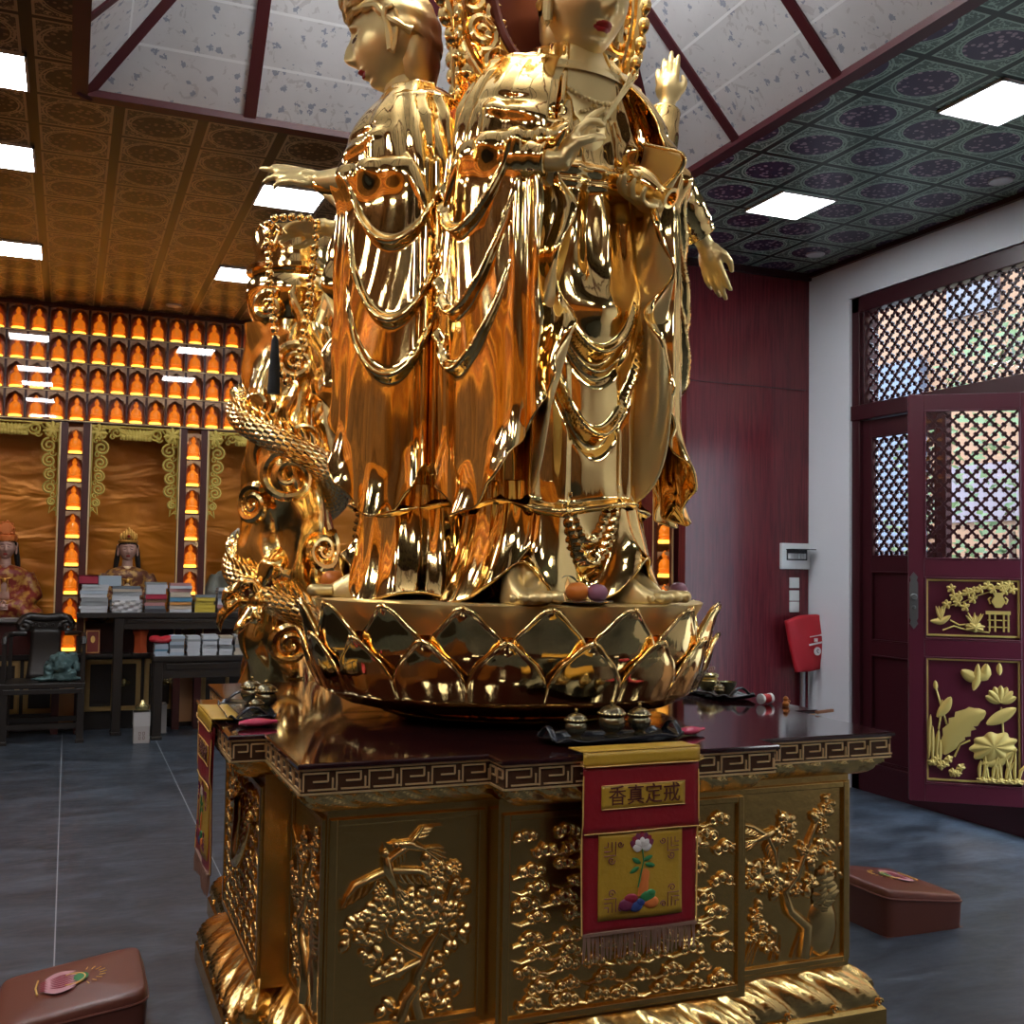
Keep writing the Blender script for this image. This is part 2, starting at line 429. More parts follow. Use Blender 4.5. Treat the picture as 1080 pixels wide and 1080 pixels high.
m = M(); m.box(XR, XR + .25, DY1, 6.57, 0, ZC); m.box(XR, XR + .25, DY0, DY1, DZ1, ZC); m.box(XR, XR + .25, YF, DY0, 0, ZC)
struct(m.build('wall_right', white_wall, smooth=False))
slab('wall_right_rear', redwood, XR, XR + .2, 6.66, 10.62, 0, ZC)
slab('trim_4', dark_maroon, XR - .03, XR + .01, 4.0, 6.55, ZC - .03, ZC)
# door frame, transom, closed leaf, open leaf
m = M(); fx0, fx1 = XR + .02, XR + .14
m.box(fx0, fx1, DY1 - .08, DY1, 0, DZ1); m.box(fx0, fx1, DY0, DY0 + .08, 0, DZ1)
m.box(fx0, fx1, DY0, DY1, 3.29, DZ1); m.box(fx0 - .01, fx1, DY0, DY1, 2.535, 2.64); m.box(fx0, fx1, DY0, DY1, 0, .195)
m.box(fx0 - .005, fx1, 5.985, 6.0, 2.64, 3.29); m.box(fx0 - .005, fx1, 4.47, 4.53, 2.64, 3.29)
struct(m.build('trim_5', dark_maroon, smooth=False, bevel=.004))
def lattice(m, x0, x1, z0, z1, pitch_x, pitch_z, y0, y1, w=.014):
    """lattice of four-lobed openings: wavy diagonal bars, clipped to the rectangle"""
    wx, wz = x1 - x0, z1 - z0
    nx, nz = max(1, round(wx / pitch_x)), max(1, round(wz / pitch_z)); px, pz = wx / nx, wz / nz
    def strip(A, B, w):
        d = (B - A); l = d.length; d /= l; n = Vector((-d.y, d.x)) * w / 2; V = []
        for P in (A, B):
            for q, y in ((1, y0), (-1, y0), (-1, y1), (1, y1)): p = P + n * q; V.append((p.x, y, p.y))
        m.add(V, [(0, 1, 5, 4), (1, 2, 6, 5), (2, 3, 7, 6), (3, 0, 4, 7), (3, 2, 1, 0), (4, 5, 6, 7)])
    for sg in (1, -1):
        for k in range(-nz, nx + nz + 1):
            # bar x = k + sg*t , z = t for t in 0..nz, clipped to 0..nx
            ts = [t for t in (0, nz, (0 - k) / sg, (nx - k) / sg)]
            lo = max(0, min(ts[2], ts[3])); hi = min(nz, max(ts[2], ts[3]))
            if hi - lo < .05: continue
            strip(Vector((x0 + (k + sg * lo) * px, z0 + lo * pz)), Vector((x0 + (k + sg * hi) * px, z0 + hi * pz)), w)
            q = math.floor(lo * 2) / 2 + .25
            while q < hi:
                if q > lo:
                    c = Vector((x0 + (k + sg * q) * px, z0 + q * pz)); d = Vector((-sg * pz, px)).normalized() * .0145
                    if x0 + .012 < c.x < x1 - .012 and z0 + .012 < c.y < z1 - .012: strip(c - d, c + d, w * 1.15)
                q += .5
RZ90 = Matrix.Rotation(pi / 2, 4, 'Z')
def wallframe(y): return frame((XR + .02, y, 0), (0, -1, 0), (1, 0, 0))   # local x runs towards the viewer, y into the wall
w1 = thing('window_1', None, None); del w1['label']; del w1['category']; struct(w1)
m = M(); lattice(m, 0, 1.455, 2.64, 3.29, .105, .105, .03, .045, .0125); m2 = M().merge(m, wallframe(5.985)); m2.build('lattice', dark_maroon, w1, smooth=False)
m = M(); lattice(m, 0, 1.39, 2.64, 3.29, .105, .105, .03, .045, .0125); M().merge(m, wallframe(4.47)).build('lattice', dark_maroon, w1, smooth=False)
M().box(XR + .075, XR + .078, DY0 + .08, DY1 - .08, 2.64, 3.29).build('pane', glass, w1, smooth=False)
def leaf(name, W, H, ztop_lat, carved):
    """a door leaf: local x 0..W from the hinge, z 0..H, front is -y"""
    d = thing(name, None, None); del d['label']; del d['category']; struct(d)
    zl0, zl1 = ztop_lat
    m = M(); st = .085
    m.box(0, st, 0, .05, 0, H); m.box(W - st, W, 0, .05, 0, H)
    for a, b in ((0, .10), (.815, .91), (zl0 - .10, zl0), (zl1, H)): m.box(st, W - st, 0, .05, a, b)
    m.box(st, W - st, .02, .035, .05, zl0 - .02)
    for (a, b) in ((.10, .815), (.91, zl0 - .10), (zl0, zl1)):
        for q in (st, W - st - .01): m.box(q, q + .01, -.004, .02, a, b)
        for q in (a, b - .01): m.box(st, W - st, -.004, .02, q, q + .01)
    m.build('frame', maroon if carved else dark_maroon, d, smooth=False, bevel=.003)
    m = M(); lattice(m, st + .01, W - st - .01, zl0, zl1 - .01, .098, .105, .012, .027, .0135); m.build('lattice', dark_maroon, d, smooth=False)
    M().box(st, W - st, .036, .039, zl0 - .02, zl1).build('pane', glass, d, smooth=False)
    return d
d1 = leaf('door_1', .77, 2.42, (1.48, 2.30), False)
d1.matrix_world = frame((XR + .05, 6.04, .11), (0, -1, 0), (1, 0, 0))
LW = .68
d2 = leaf('door_2', LW, 2.31, (1.365, 2.22), True)
fe = Vector((4.452, 4.905, .2)); xd = (Vector((5.03, 4.47, .2)) - fe).normalized()
d2.matrix_world = frame(fe, xd, (-xd.y, xd.x, 0))
# door furniture and gilt carving of the open leaf (local x 0..LW, z 0..2.31)
m2 = M()
plate = [(.004, 1.03), (.004, 1.23), (.012, 1.245), (.004, 1.262), (.027, 1.292), (.050, 1.262), (.042, 1.245), (.050, 1.23), (.050, 1.03), (.042, 1.015), (.050, .998), (.027, .966), (.004, .998), (.012, 1.015)]
def vprism(m, poly, y0, y1):
    n = len(poly)
    m.add([(x, y0, z) for x, z in poly] + [(x, y1, z) for x, z in poly], [tuple(range(n)), tuple(range(2 * n - 1, n - 1, -1))] + [(i, n + i, n + (i + 1) % n, (i + 1) % n) for i in range(n)])
vprism(m2, plate, -.008, 0)
def disc(m, c, r, d, n=16): m.lathe([(r * .6, 0), (r, .001), (r, d * .6), (r * .7, d)], n, xf=Matrix.Translation(c) @ Matrix.Rotation(pi / 2, 4, 'X'))
disc(m2, (.027, -.008, 1.15), .020, .016); disc(m2, (.027, -.008, 1.09), .011, .008)
lock = m2.build('lock_plate', grey_metal, d2)
def rect_line(m, x0, x1, z0, z1, w=.010, y0=.010, y1=.02):
    m.box(x0, x1, y0, y1, z0, z0 + w); m.box(x0, x1, y0, y1, z1 - w, z1); m.box(x0, x0 + w, y0, y1, z0, z1); m.box(x1 - w, x1, y0, y1, z0, z1)
def leafblade(m, path, w, y=-.004, th=.010, n=14, frill=0, fr=7):
    """a flat leaf or petal along a path in x,z with a midrib; w = half width"""
    P = [Vector((p[0], 0, p[1])) for p in path]
    def at(t):
        q = t * (len(P) - 1); i = min(int(q), len(P) - 2); return P[i].lerp(P[i + 1], q - i)
    def f(u, v):
        t = u; c = at(t); d = (at(min(t + .02, 1)) - at(max(t - .02, 0))); d.normalize(); nn = Vector((-d.z, 0, d.x))
        ww = w * (sin(pi * min(1, t * .97 + .02)) ** .6) * (1 + frill * sin(t * fr * 2 * pi)); s = v * 2 - 1
        return c + nn * (s * ww) + Vector((0, y - th * (1 - s * s) - .003 * sin(9 * s), 0))
    m.grid(f, n, 7)
def frillleaf(m, c, rx, rz, rot, y=-.004, th=.018, lobes=9, amp=.10):
    """a lotus pad: frilled disc with radial ribs"""
    ca, sa = cos(rot), sin(rot)
    def f(u, v):
        a = 2 * pi * u; r = v * (1 + amp * sin(a * lobes) * v); x, z = rx * r * cos(a), rz * r * sin(a)
        return (c[0] + x * ca - z * sa, y - th * (1 - v * v) - .004 * v * sin(a * lobes) - .002, c[1] + x * sa + z * ca)
    m.grid(f, 54, 7, cu=True)
def px(x, y): return ((x - 20) / 520 * .64 + .0, (1000 - y) / 1000 * 1.18)    # carving sketch grid -> leaf
# lower panel: lotus, pads and bird
m = M(); x0, x1, z0, z1 = .095, .585, .120, .805
rect_line(m, x0, x1, z0, z1)
def L(u, v): return (x0 + u * (x1 - x0), z0 + v * (z1 - z0))
C_ = lambda p: (p[0], .012, p[1])
def stem(m, pts, r=.006): m.tube([C_(L(*p)) for p in pts], r, 6)
stem(m, [(.22, .46), (.14, .66), (.10, .76)]); leafblade(m, [L(.10, .74), L(.09, .82)], .013)
stem(m, [(.13, .42), (.16, .56), (.17, .66)]); leafblade(m, [L(.11, .52), L(.20, .60), L(.26, .69)], .028)
leafblade(m, [L(.18, .22), L(.30, .40), L(.44, .52), L(.63, .58)], .066, frill=.14); stem(m, [(.30, .20), (.36, .30), (.47, .34)])
frillleaf(m, L(.71, .30), .120, .078, .25); leafblade(m, [L(.58, .16), L(.76, .17), L(.95, .30)], .026)
leafblade(m, [L(.64, .48), L(.80, .55), L(.95, .62)], .034); stem(m, [(.80, .08), (.82, .40), (.80, .62)])
for q in range(7):
    a = radians(-70 + q * 23.3); b = L(.79, .66); leafblade(m, [b, (b[0] + .085 * sin(a), b[1] + .095 * cos(a))], .022, -.002 - .003 * (q % 2))
leafblade(m, [L(.78, .88), L(.775, .98)], .016)
for (u, v, du, dv) in [(.02, .18, .02, .36), (.06, .15, .0, .3), (.10, .16, .03, .26), (.14, .14, .0, .2)]: leafblade(m, [L(u, v), L(u + du * .4, v + dv * .6), L(u + du, v + dv)], .013)
for q in range(8): frillleaf(m, L(.06 + q * .043, .15 + .03 * sin(q * 2.) - .06 * (q > 4)), .026, .020, q, th=.012, lobes=5)
for q in range(13):
    u = .56 + q * .034; leafblade(m, [L(u, .02), L(u + .03 * sin(q * 1.7), .12), L(u + .09 * sin(q * 1.7) + .02, .19 + .05 * (q % 3))], .010)
for q in range(5): frillleaf(m, L(.60 + q * .09, .03), .036, .018, 0, th=.012, lobes=5)
bx = L(.54, .88)
leafblade(m, [L(.50, .75), L(.54, .84), L(.55, .97)], .022, -.008); leafblade(m, [L(.37, .91), L(.47, .86), L(.55, .85)], .032, -.004); leafblade(m, [L(.64, .97), L(.63, .88), L(.54, .84)], .030, -.004)
m.build('lotus_carving', carving, d2)
# upper panel: bonsai branch, vase on a stand, crane
m = M(); z0, z1 = .932, 1.253
rect_line(m, x0, x1, z0, z1)
def spray(c, n, r, w, a0=0, a1=2 * pi):
    for q in range(n):
        a = a0 + (a1 - a0) * q / n; leafblade(m, [c, (c[0] + r * cos(a), c[1] + r * sin(a))], w, n=8)
stem(m, [(.10, .25), (.22, .52), (.40, .60), (.55, .72), (.70, .80)], .004)
for u, v in [(.27, .84), (.36, .72), (.34, .60), (.44, .78), (.50, .66), (.58, .84), (.66, .90), (.22, .56), (.42, .52), (.72, .84), (.80, .90), (.88, .92), (.92, .84), (.84, .82), (.30, .70), (.50, .80)]:
    spray(L(u, v), 5, .028, .010, rng.random())
vp = [(.74, .52), (.70, .62), (.73, .72), (.715, .78), (.83, .78), (.815, .72), (.845, .62), (.80, .52)]
vprism(m, [L(*p) for p in vp][::-1], -.012, .012)
for sx in (.67, .875): m.tube([C_(L(sx + .03 * (1 if sx < .7 else -1), .70)), C_(L(sx, .66)), C_(L(sx + .02 * (1 if sx < .7 else -1), .58))], .005, 6)
m.box(L(.64, 0)[0], L(.90, 0)[0], -.006, .014, L(0, .40)[1], L(0, .46)[1])
for u in (.68, .74, .83, .88): m.box(L(u, 0)[0] - .004, L(u, 0)[0] + .004, -.002, .014, L(0, .10)[1], L(0, .42)[1])
for v in (.17, .29): m.box(L(.66, 0)[0], L(.89, 0)[0], -.002, .012, L(0, v)[1], L(0, v)[1] + .006)
leafblade(m, [L(.04, .26), L(.16, .25), (L(.26, .36))], .018)
for q in range(4): leafblade(m, [L(.15, .27), L(.10 + .035 * q, .53)], .008)
stem(m, [(.18, .10), (.30, .18), (.42, .12), (.56, .10), (.68, .08)], .005); stem(m, [(.26, .28), (.36, .20), (.46, .22)], .005)
frillleaf(m, L(.52, .17), .050, .026, 0, lobes=7)
for q in range(9): leafblade(m, [L(.52, .20), L(.42 + .024 * q, .38 + .05 * sin(q * 1.9))], .008)
m.build('vase_carving', carving, d2)
# ------------------------------------------------------------------ outside the door: lane, facing building, shrub
struct(M().box(XR + .25, 14, -6, 16, -.25, -.1).build('floor_lane', Mat('grey_paving', (.30, .29, .27), .8), smooth=False))
bw = Mat('sunlit_ochre_render', (.20, .10, .052), .8)
fb = thing('neighbour_building', 'ochre rendered building seen through the door lattice', 'building', (10.2, 8, -.1))
M().box(0, .4, -12, 12, 0, 8).build('wall', bw, fb, smooth=False)
M().box(-.12, 0, 2.9, 3.75, 0, 4.35).build('shutter', Mat('blue_grey_shutter', (.075, .088, .125), .6), fb, smooth=False)
M().box(-.06, 0, 1.7, 2.5, 4.75, 5.25).build('window', Mat('grey_window', (.08, .07, .085), .3), fb, smooth=False)
M().box(-.05, 0, 1.3, 2.7, 2.2, 2.9).build('notice_board', Mat('mauve_board', (.12, .085, .10), .6), fb, smooth=False)
M().box(-.06, 0, -1.0, .4, 3.0, 4.0).build('window', Mat('pale_window', (.2, .2, .23), .3), fb, smooth=False)
tr = thing('shrub', 'green leafy shrub outside behind the transom lattice', 'shrub', (8.6, 8.05, -.1))
m = M()
for q in range(900):
    a = rng.random() * 2 * pi; zz = rng.random(); r = (.25 + .85 * sin(pi * min(1, zz * .9 + .1))) * sqrt(rng.random()) * 1.1
    c = Vector((r * cos(a), r * sin(a), .9 + 3.2 * zz)); d = Vector((rng.uniform(-1, 1), rng.uniform(-1, 1), rng.uniform(-.6, .6))).normalized(); e = d.orthogonal().normalized()
    l = rng.uniform(.10, .18); m.add([c, c + d * l * .5 + e * l * .28, c + d * l, c + d * l * .5 - e * l * .28], [(0, 1, 2, 3)])
lf = m.build('foliage', Mat('green_leaves', (.06, .095, .03), .6), tr, smooth=False)
M().tube([(0, 0, 0), (.05, .02, 1), (0, 0, 2)], [.06, .05, .03], 8).build('trunk', Mat('bark', (.12, .08, .05), .8), tr)
# ------------------------------------------------------------------ ceiling lights
def ceiling_light(cx, cy, label, wx=.385, wy=.40):
    t = thing('ceiling_light', label, 'ceiling light', (cx, cy, ZC), group='square LED panels in the ceiling')
    a, b = wx / 2, wy / 2; m = M()
    for q in ((-a, -a + .012, -b, b), (a - .012, a, -b, b), (-a, a, -b, -b + .012), (-a, a, b - .012, b)): m.box(*q, -.012, .0)
    m.build('frame', panel_frame, t, smooth=False)
    M().box(-a + .012, a - .012, -b + .012, b - .012, -.008, -.001).build('diffuser', panel_light, t, smooth=False)
for cx, cy, lb in [(-.43, 5.28, 'square ceiling light at the left edge, nearest and highest of the three there'), (-.43, 6.43, 'square ceiling light at the left edge, middle one of the three there'),
                   (-.43, 8.38, 'square ceiling light at the left edge, farthest one, above the niche wall'), (1.16, 6.47, 'square ceiling light behind the outstretched golden hand on the left'),
                   (1.16, 8.40, 'square ceiling light just left of the golden dragon pillar top'), (3.94, 3.74, 'square ceiling light above the carved door, nearest on the green tiles'),
                   (3.94, 5.33, 'square ceiling light on the green tiles, nearest the red wood wall')]: ceiling_light(cx, cy, lb)
for cx, cy in [(-.43, 3.74), (-.43, 1.9), (-.43, .2), (3.94, 2.0), (3.94, .2), (1.16, .6), (1.95, .6), (-1.4, 2.8), (-1.4, 5.2),  ]:
    ceiling_light(cx, cy, 'square LED ceiling light outside the picture, over the front half of the hall')
for cx, cy in [(2.8, 8.4), (2.8, 6.47), (4.4, 8.4)]: ceiling_light(cx, cy, 'square LED ceiling light hidden behind the golden statue')
t = thing('added_vault_light', 'added unseen light box in the crown of the vault, brightening the floral panels', 'added light', (1.55, 3.83, 4.835))  # out-of-view light box added to brighten the sloping floral panels
M().box(-.22, .22, -.22, .22, -.27, -.05).build('light_box', panel_light, t, smooth=False); M().box(-.24, .24, -.24, .24, -.05, -.03).box(-.02, .02, -.02, .02, -.03, 0).build('mount', beam, t, smooth=False)
for cx, cy, lb in [(.767, 9.68, 'small round downlight in the brown ceiling above the niche wall'), (4.75, 4.51, 'small round downlight in the green ceiling above the carved door'), (4.73, 6.11, 'small round downlight in the green ceiling at the red wall corner')]:
    t = thing('downlight', lb, 'downlight', (cx, cy, ZC)); M().lathe([(.03, -.004), (.06, -.008), (.065, -.004), (.066, 0)], 24).build('rim', panel_frame, t)
    M().lathe([(.002, -.006), (.045, -.006), (.045, -.002)], 24).build('lens', Mat('lens', (.8, .8, .78), .3), t)
# ------------------------------------------------------------------ niche wall (back)
NX0, NP = -.705, .1625; rowz = [2.675, 2.925, 3.175, 3.425]; RH = .253
cols = [(-.085, .135), (.9, 1.12), (1.885, 2.105)]
nc = thing('niche_cabinet', 'dark red niche cabinet with four rows of glowing Buddha figurines', 'niche cabinet', (0, YB, 0))
XE = NX0 + NP * 26
M().box(NX0 - .6, XE, .16, .18, 2.66, ZC).build('back_panel', niche_back, nc, smooth=False)
sh0 = M().box(NX0 - .6, XE, 0, .16, -.008, .010).build('shelf', niche_dark, nc, smooth=False, loc=(0, 0, 2.675))
M().box(NX0 - .6, XE, -.004, .0, -.004, .004).build('gilt_strip', line_gilt, sh0, smooth=False)
for z in rowz[1:]:
    s = inst(sh0, None, nc, (0, 0, z)); g = inst(sh0.children[0], None, s)
M().box(NX0 - .6, XE, -.03, .16, ZC - .035, ZC).build('cornice', niche_dark, nc, smooth=False)
dv = M().box(-.010, .010, -.002, .16, 0, 1.0).build('divider', niche_dark, nc, smooth=False, loc=(NX0, 0, 2.675))
for i in range(-3, 27):
    if i: inst(dv, None, nc, (NX0 + NP * i, 0, 2.675))
def arch(w, h, rise):
    poly = [(-w / 2, h)]; n = 12
    poly = [(-w / 2, h), (w / 2, h), (w / 2, h - rise)]
    for q in range(n + 1):
        t = 1 - 2 * q / n; at = abs(t); z = h - rise + (rise * .72) * (1 - at ** 1.5) - .012 * sin(at * pi) * (at > .4)
        if 0 < q < n: poly.append((t * w / 2 * .96, z))
    poly.append((-w / 2, h - rise)); return poly
m = M()
ar = arch(.142, .235, .085)
# arch valance drawn as strips so the concave outline fills cleanly
def valance(w, h, rise, y0, y1):
    m = M(); n = 16; V = []
    for q in range(n + 1):
        t = -1 + 2 * q / n; at = abs(t); z = h - rise + rise * .75 * (1 - at ** 1.4) - .010 * sin(min(1, at * 1.05) * pi * 2) * (at > .5)
        for y in (y0, y1): V += [(t * w / 2, y, z), (t * w / 2, y, h)]
    F = []
    for q in range(n):
        a = q * 4; F += [(a, a + 4, a + 5, a + 1), (a + 2, a + 3, a + 7, a + 6), (a, a + 2, a + 6, a + 4)]
    return m.add(V, F)
va = valance(.142, .241, .085, .002, .010).build('arch_valance', valance_m, nc, smooth=False, loc=(NX0 + NP / 2, 0, rowz[0] + .010))
first = True
for j, z in enumerate(rowz):
    for i in range(14):
        if i or j: inst(va, None, nc, (NX0 + NP * (i + .5), 0, z + .010))
def figurine_mesh():
    m = M(); k = 0
    m.k = 1; m.lathe([(.001, 0), (.046, .001), (.048, .020), (.030, .024)], 14)
    m.k = 0; m.lathe([(.03, .018), (.044, .026), (.040, .036), (.03, .040)], 14)
    m.ell((0, -.008, .052), (.046, .032, .020), 14, 8)              # crossed legs
    m.lathe([(.034, .05), (.038, .07), (.036, .095), (.030, .112), (.016, .122), (.012, .13)], 14)
    m.ell((-.030, -.012, .078), (.012, .018, .026), 8, 6); m.ell((.030, -.012, .078), (.012, .018, .026), 8, 6); m.ell((0, -.028, .070), (.022, .010, .010), 8, 6)
    m.ell((0, -.002, .145), (.018, .019, .023), 12, 8); m.ell((0, .0, .168), (.010, .010, .010), 8, 6)
    m.k = 2; m.grid(lambda u, v: ((u * 2 - 1) * .052 * (1 - max(0, v - .45) ** 1.6 * 1.9), .030, .02 + .165 * v), 9, 9)  # flame plaque behind
    return m.mesh('buddha_figurine', [amber, led, amber_dark])
FIG = figurine_mesh()
def figurine(x, y, z, label, group, rz=0, s=1.):
    o = bpy.data.objects.new('buddha_figurine', FIG); COL.objects.link(o); o.location = (x, y, z); o.rotation_euler = (0, 0, rz); o.scale = (s, s, s)
    return tag(o, label, 'figurine', group)
rn = ['bottom', 'third', 'second', 'top']
for j, z in enumerate(rowz):
    for i in range(14):
        figurine(NX0 + NP * (i + .5), YB + .075, z + .010, f'glowing amber Buddha figurine, {ORD[i + 1]} from the left in the {rn[j]} niche row', 'glowing figurines in the four long niche rows', s=1.12)
gp = M().box(NX0 - .6, XE, -.012, -.008, 2.69, ZC - .03).build('glass_front', glass, nc, smooth=False)
# the pillars of stacked niches between the bays
CZ = [2.39 - .242 * k for k in range(8)]
def niche_pillar(x0, x1, label, loc, rot=0, fig=0, where='', zs=CZ):
    w = x1 - x0; t = thing('niche_pillar', label, 'niche pillar', loc, (0, 0, rot))
    M().box(-w / 2, w / 2, .12, .14, .05, 2.66).build('back_panel', niche_back, t, smooth=False)
    p = M().box(-.03, .03, -.005, .14, 0, 2.66).build('post', niche_dark, t, smooth=False, loc=(-w / 2 + .02, 0, 0)); inst(p, None, t, (w / 2 - .02, 0, 0))
    e = M().box(-.006, .006, -.012, 0, 0, 2.0).build('gilt_edge', line_gilt, t, smooth=False, loc=(-w / 2 - .012, 0, .66)); inst(e, None, t, (w / 2 + .012, 0, .66))
    s0 = None
    for k, z in enumerate(zs):
        if s0 is None:
            s0 = M().box(-w / 2 + .05, w / 2 - .05, .0, .12, -.010, .004).build('shelf', niche_dark, t, smooth=False, loc=(0, 0, z)); v0 = valance(w - .10, .228, .065, .002, .010).build('arch_valance', valance_m, t, smooth=False, loc=(0, 0, z + .004))
        else: inst(s0, None, t, (0, 0, z)); inst(v0, None, t, (0, 0, z + .004))
    M().box(-w / 2 + .05, w / 2 - .05, -.004, -.001, .66, 2.65).build('glass_front', glass, t, smooth=False)
    return t
for ci, (a, b) in enumerate(cols[:2]):
    c = (a + b) / 2; nm = ('left', 'right')[ci]
    niche_pillar(a, b, f'tall red pillar of stacked niches, {nm} of the two beside the seated statues', (c, YB, 0))
    for k, z in enumerate(CZ[:8 - 2 * ci]): figurine(c, YB + .06, z + .004, f'glowing amber Buddha figurine, {ORD[k + 1]} from the top in the {nm} niche pillar', 'glowing figurines in the niche pillars', s=1.15)
RZ = [1.70 + .30 * k for k in (1, 0, -1, -2)]
t = niche_pillar(-.16, .16, 'pillar of niches on the side wall, glimpsed right of the golden statue', (XR - .14, 8.43, 0), -pi / 2, zs=RZ)
for k, z in enumerate(RZ): figurine(XR - .125, 8.43, z + .004, f'glowing amber Buddha figurine, {ORD[k + 1]} from the top, glimpsed right of the golden statue', 'glowing figurines on the side wall', -pi / 2, 1.35)
# glowing figurine rows on the two walls behind and left of the camera (seen only in the gold)
m = M(); lo = M(); lo.lathe([(.001, 0), (.045, .001), (.047, .02), (.03, .024)], 8); lo.mi = [1] * len(lo.f); lo.lathe([(.03, .024), (.045, .04), (.04, .06), (.036, .10), (.015, .125), (.02, .145), (.012, .17), (.002, .178)], 8)
for z in rowz:
    for i in range(43): m.merge(lo, Matrix.Translation((XL + .1 + NP * i, YF + .07, z)))
    for i in range(74): m.merge(lo, Matrix.Translation((XL + .07, YF + .15 + NP * i, z)))
amber2 = Mat('dim_amber', (.6, .18, .02), .3, emit=(1, .24, .012), estr=.07); led2 = Mat('dim_lamp', (1, .6, .2), .4, emit=(1, .5, .05), estr=.35)
fs = tag(m.build('niche_figurines', [amber2, led2]), 'rows of glowing amber figurines on the walls outside the picture, seen only reflected in the gold', 'figurines'); fs['kind'] = 'stuff'
# lace valances of the bays
def scroll(c, r, turns=1.6, a0=0, sg=1, n=22, r1=.15):
    return [(c[0] + r * (1 - (1 - r1) * i / (n - 1)) * cos(a0 + sg * turns * 2 * pi * i / (n - 1)), 0, c[1] + r * (1 - (1 - r1) * i / (n - 1)) * sin(a0 + sg * turns * 2 * pi * i / (n - 1))) for i in range(n)]
def lace(x0, x1, loc, label):
    t = thing('lace_valance', label, 'carved valance', loc, group='yellow carved valances over the bays'); w = x1 - x0; m = M()
    for sx in (-1, 1):
        e = sx * w / 2
        X = lambda d: e - sx * d
        m.tube([(X(.0), 0, 0), (X(.0), 0, -.80)], .007, 6)
        for zc, r, d in [(-.08, .055, .06), (-.20, .065, .075), (-.33, .060, .07), (-.45, .050, .06), (-.56, .055, .06), (-.68, .035, .04)]:
            m.tube(scroll((X(d), zc), r, 1.7, pi / 2 if sx > 0 else pi / 2, sx), .009, 6, flat=1.2); m.tube(scroll((X(d - .03), zc - .06), r * .5, 1.2, 0, -sx), .007, 6)
        for q in range(7): m.ell((X(.05), -.004, -.06), (.018, .012, .05), 8, 6, Matrix.Translation((X(.05), 0, -.06)) @ Matrix.Rotation(q * .9, 4, 'Y') @ Matrix.Translation((-X(.05), 0, .06 + .03)))
        m.tube(scroll((X(.19), -.06), .055, 1.6, pi, sx), .010, 6); m.tube(scroll((X(.165), -.10), .03, 1.2, 0, -sx), .008, 6)
        m.tube([(X(.10), 0, -.05 - .02 * sx), (X(.14), 0, -.02), (X(.2), 0, -.02), (X(.26), 0, -.05)], .009, 6)
        m.tube([(X(.02), 0, -.74), (X(.06), 0, -.78), (X(.05), 0, -.72)], .008, 6)
    m.box(-w / 2, w / 2, -.006, .006, -.012, 0)
    m.build('scrollwork', lace_m, t)
    m = M()
    for q in range(-5, 6):
        a = q * .21; m.ell((0, 0, 0), (.020, .016, .055), 8, 6, Matrix.Translation((q * .022, -.012 + .002 * abs(q), -.075 + .003 * q * q * .3)) @ Matrix.Rotation(a, 4, 'Y'))
    for q in range(-4, 5): m.ell((q * .026, -.018, -.10), (.022, .014, .026), 8, 6)
    m.box(-.13, .13, -.008, .01, -.12, -.04)
    m.build('lotus_boss', lace_m, t)
bays = [(-.86, -.10), (.15, .885), (1.135, 1.87)]
for (a, b), nm in zip(bays, ('left bay, behind the red-robed seated statue', 'middle bay, behind the black-haired statue with gold crown', 'right bay, beside the dragon pillar')):
    lace(a + .01, b - .01, ((a + b) / 2, YB + .02, 2.655), f'yellow carved scroll valance framing the {nm}')
# altar cabinet under the bays
ac = thing('altar_cabinet', 'long dark altar cabinet with gilt trim below the statues', 'cabinet', (0, YB + .17, 0))
M().box(-1.94, 5, .02, .39, 0, .62).build('body', blackwood, ac, smooth=False)
M().box(-1.94, 5, -.01, .39, .62, .66).build('worktop', blackwood, ac, smooth=False)
fr = None
for i in range(9):
    x = -.80 + .49 * i
    m = M(); rect_line(m, 0, .44, .17, .60, .03, -.005, .02); m.box(.205, .235, -.006, .02, .17, .60); rect_line(m, -.01, .45, .16, .61, .008, -.002, .02)
    if fr is None: fr = m.build('door_trim', trim_gilt, ac, smooth=False, loc=(x, 0, 0))
    else: inst(fr, None, ac, (x, 0, 0))
m = M()
for q in range(-3, 4): m.tube(scroll((q * .022, .0), .018, 1.3, q), .005, 6)
m.tube([(-.08, 0, -.025), (0, 0, -.035), (.08, 0, -.025)], .005, 6); m.ell((0, 0, 0), (.03, .008, .03))
em = m.build('brass_emblem', brass2, ac, loc=(.90, -.008, .41)); inst(em, None, ac, (.49, -.008, .41), scale=(.6, 1, 1))
# wall plinth on which the statues sit
M().box(-1.94, 5, .02, .39, .66, .93).build('upper_step', niche_dark, ac, smooth=False)
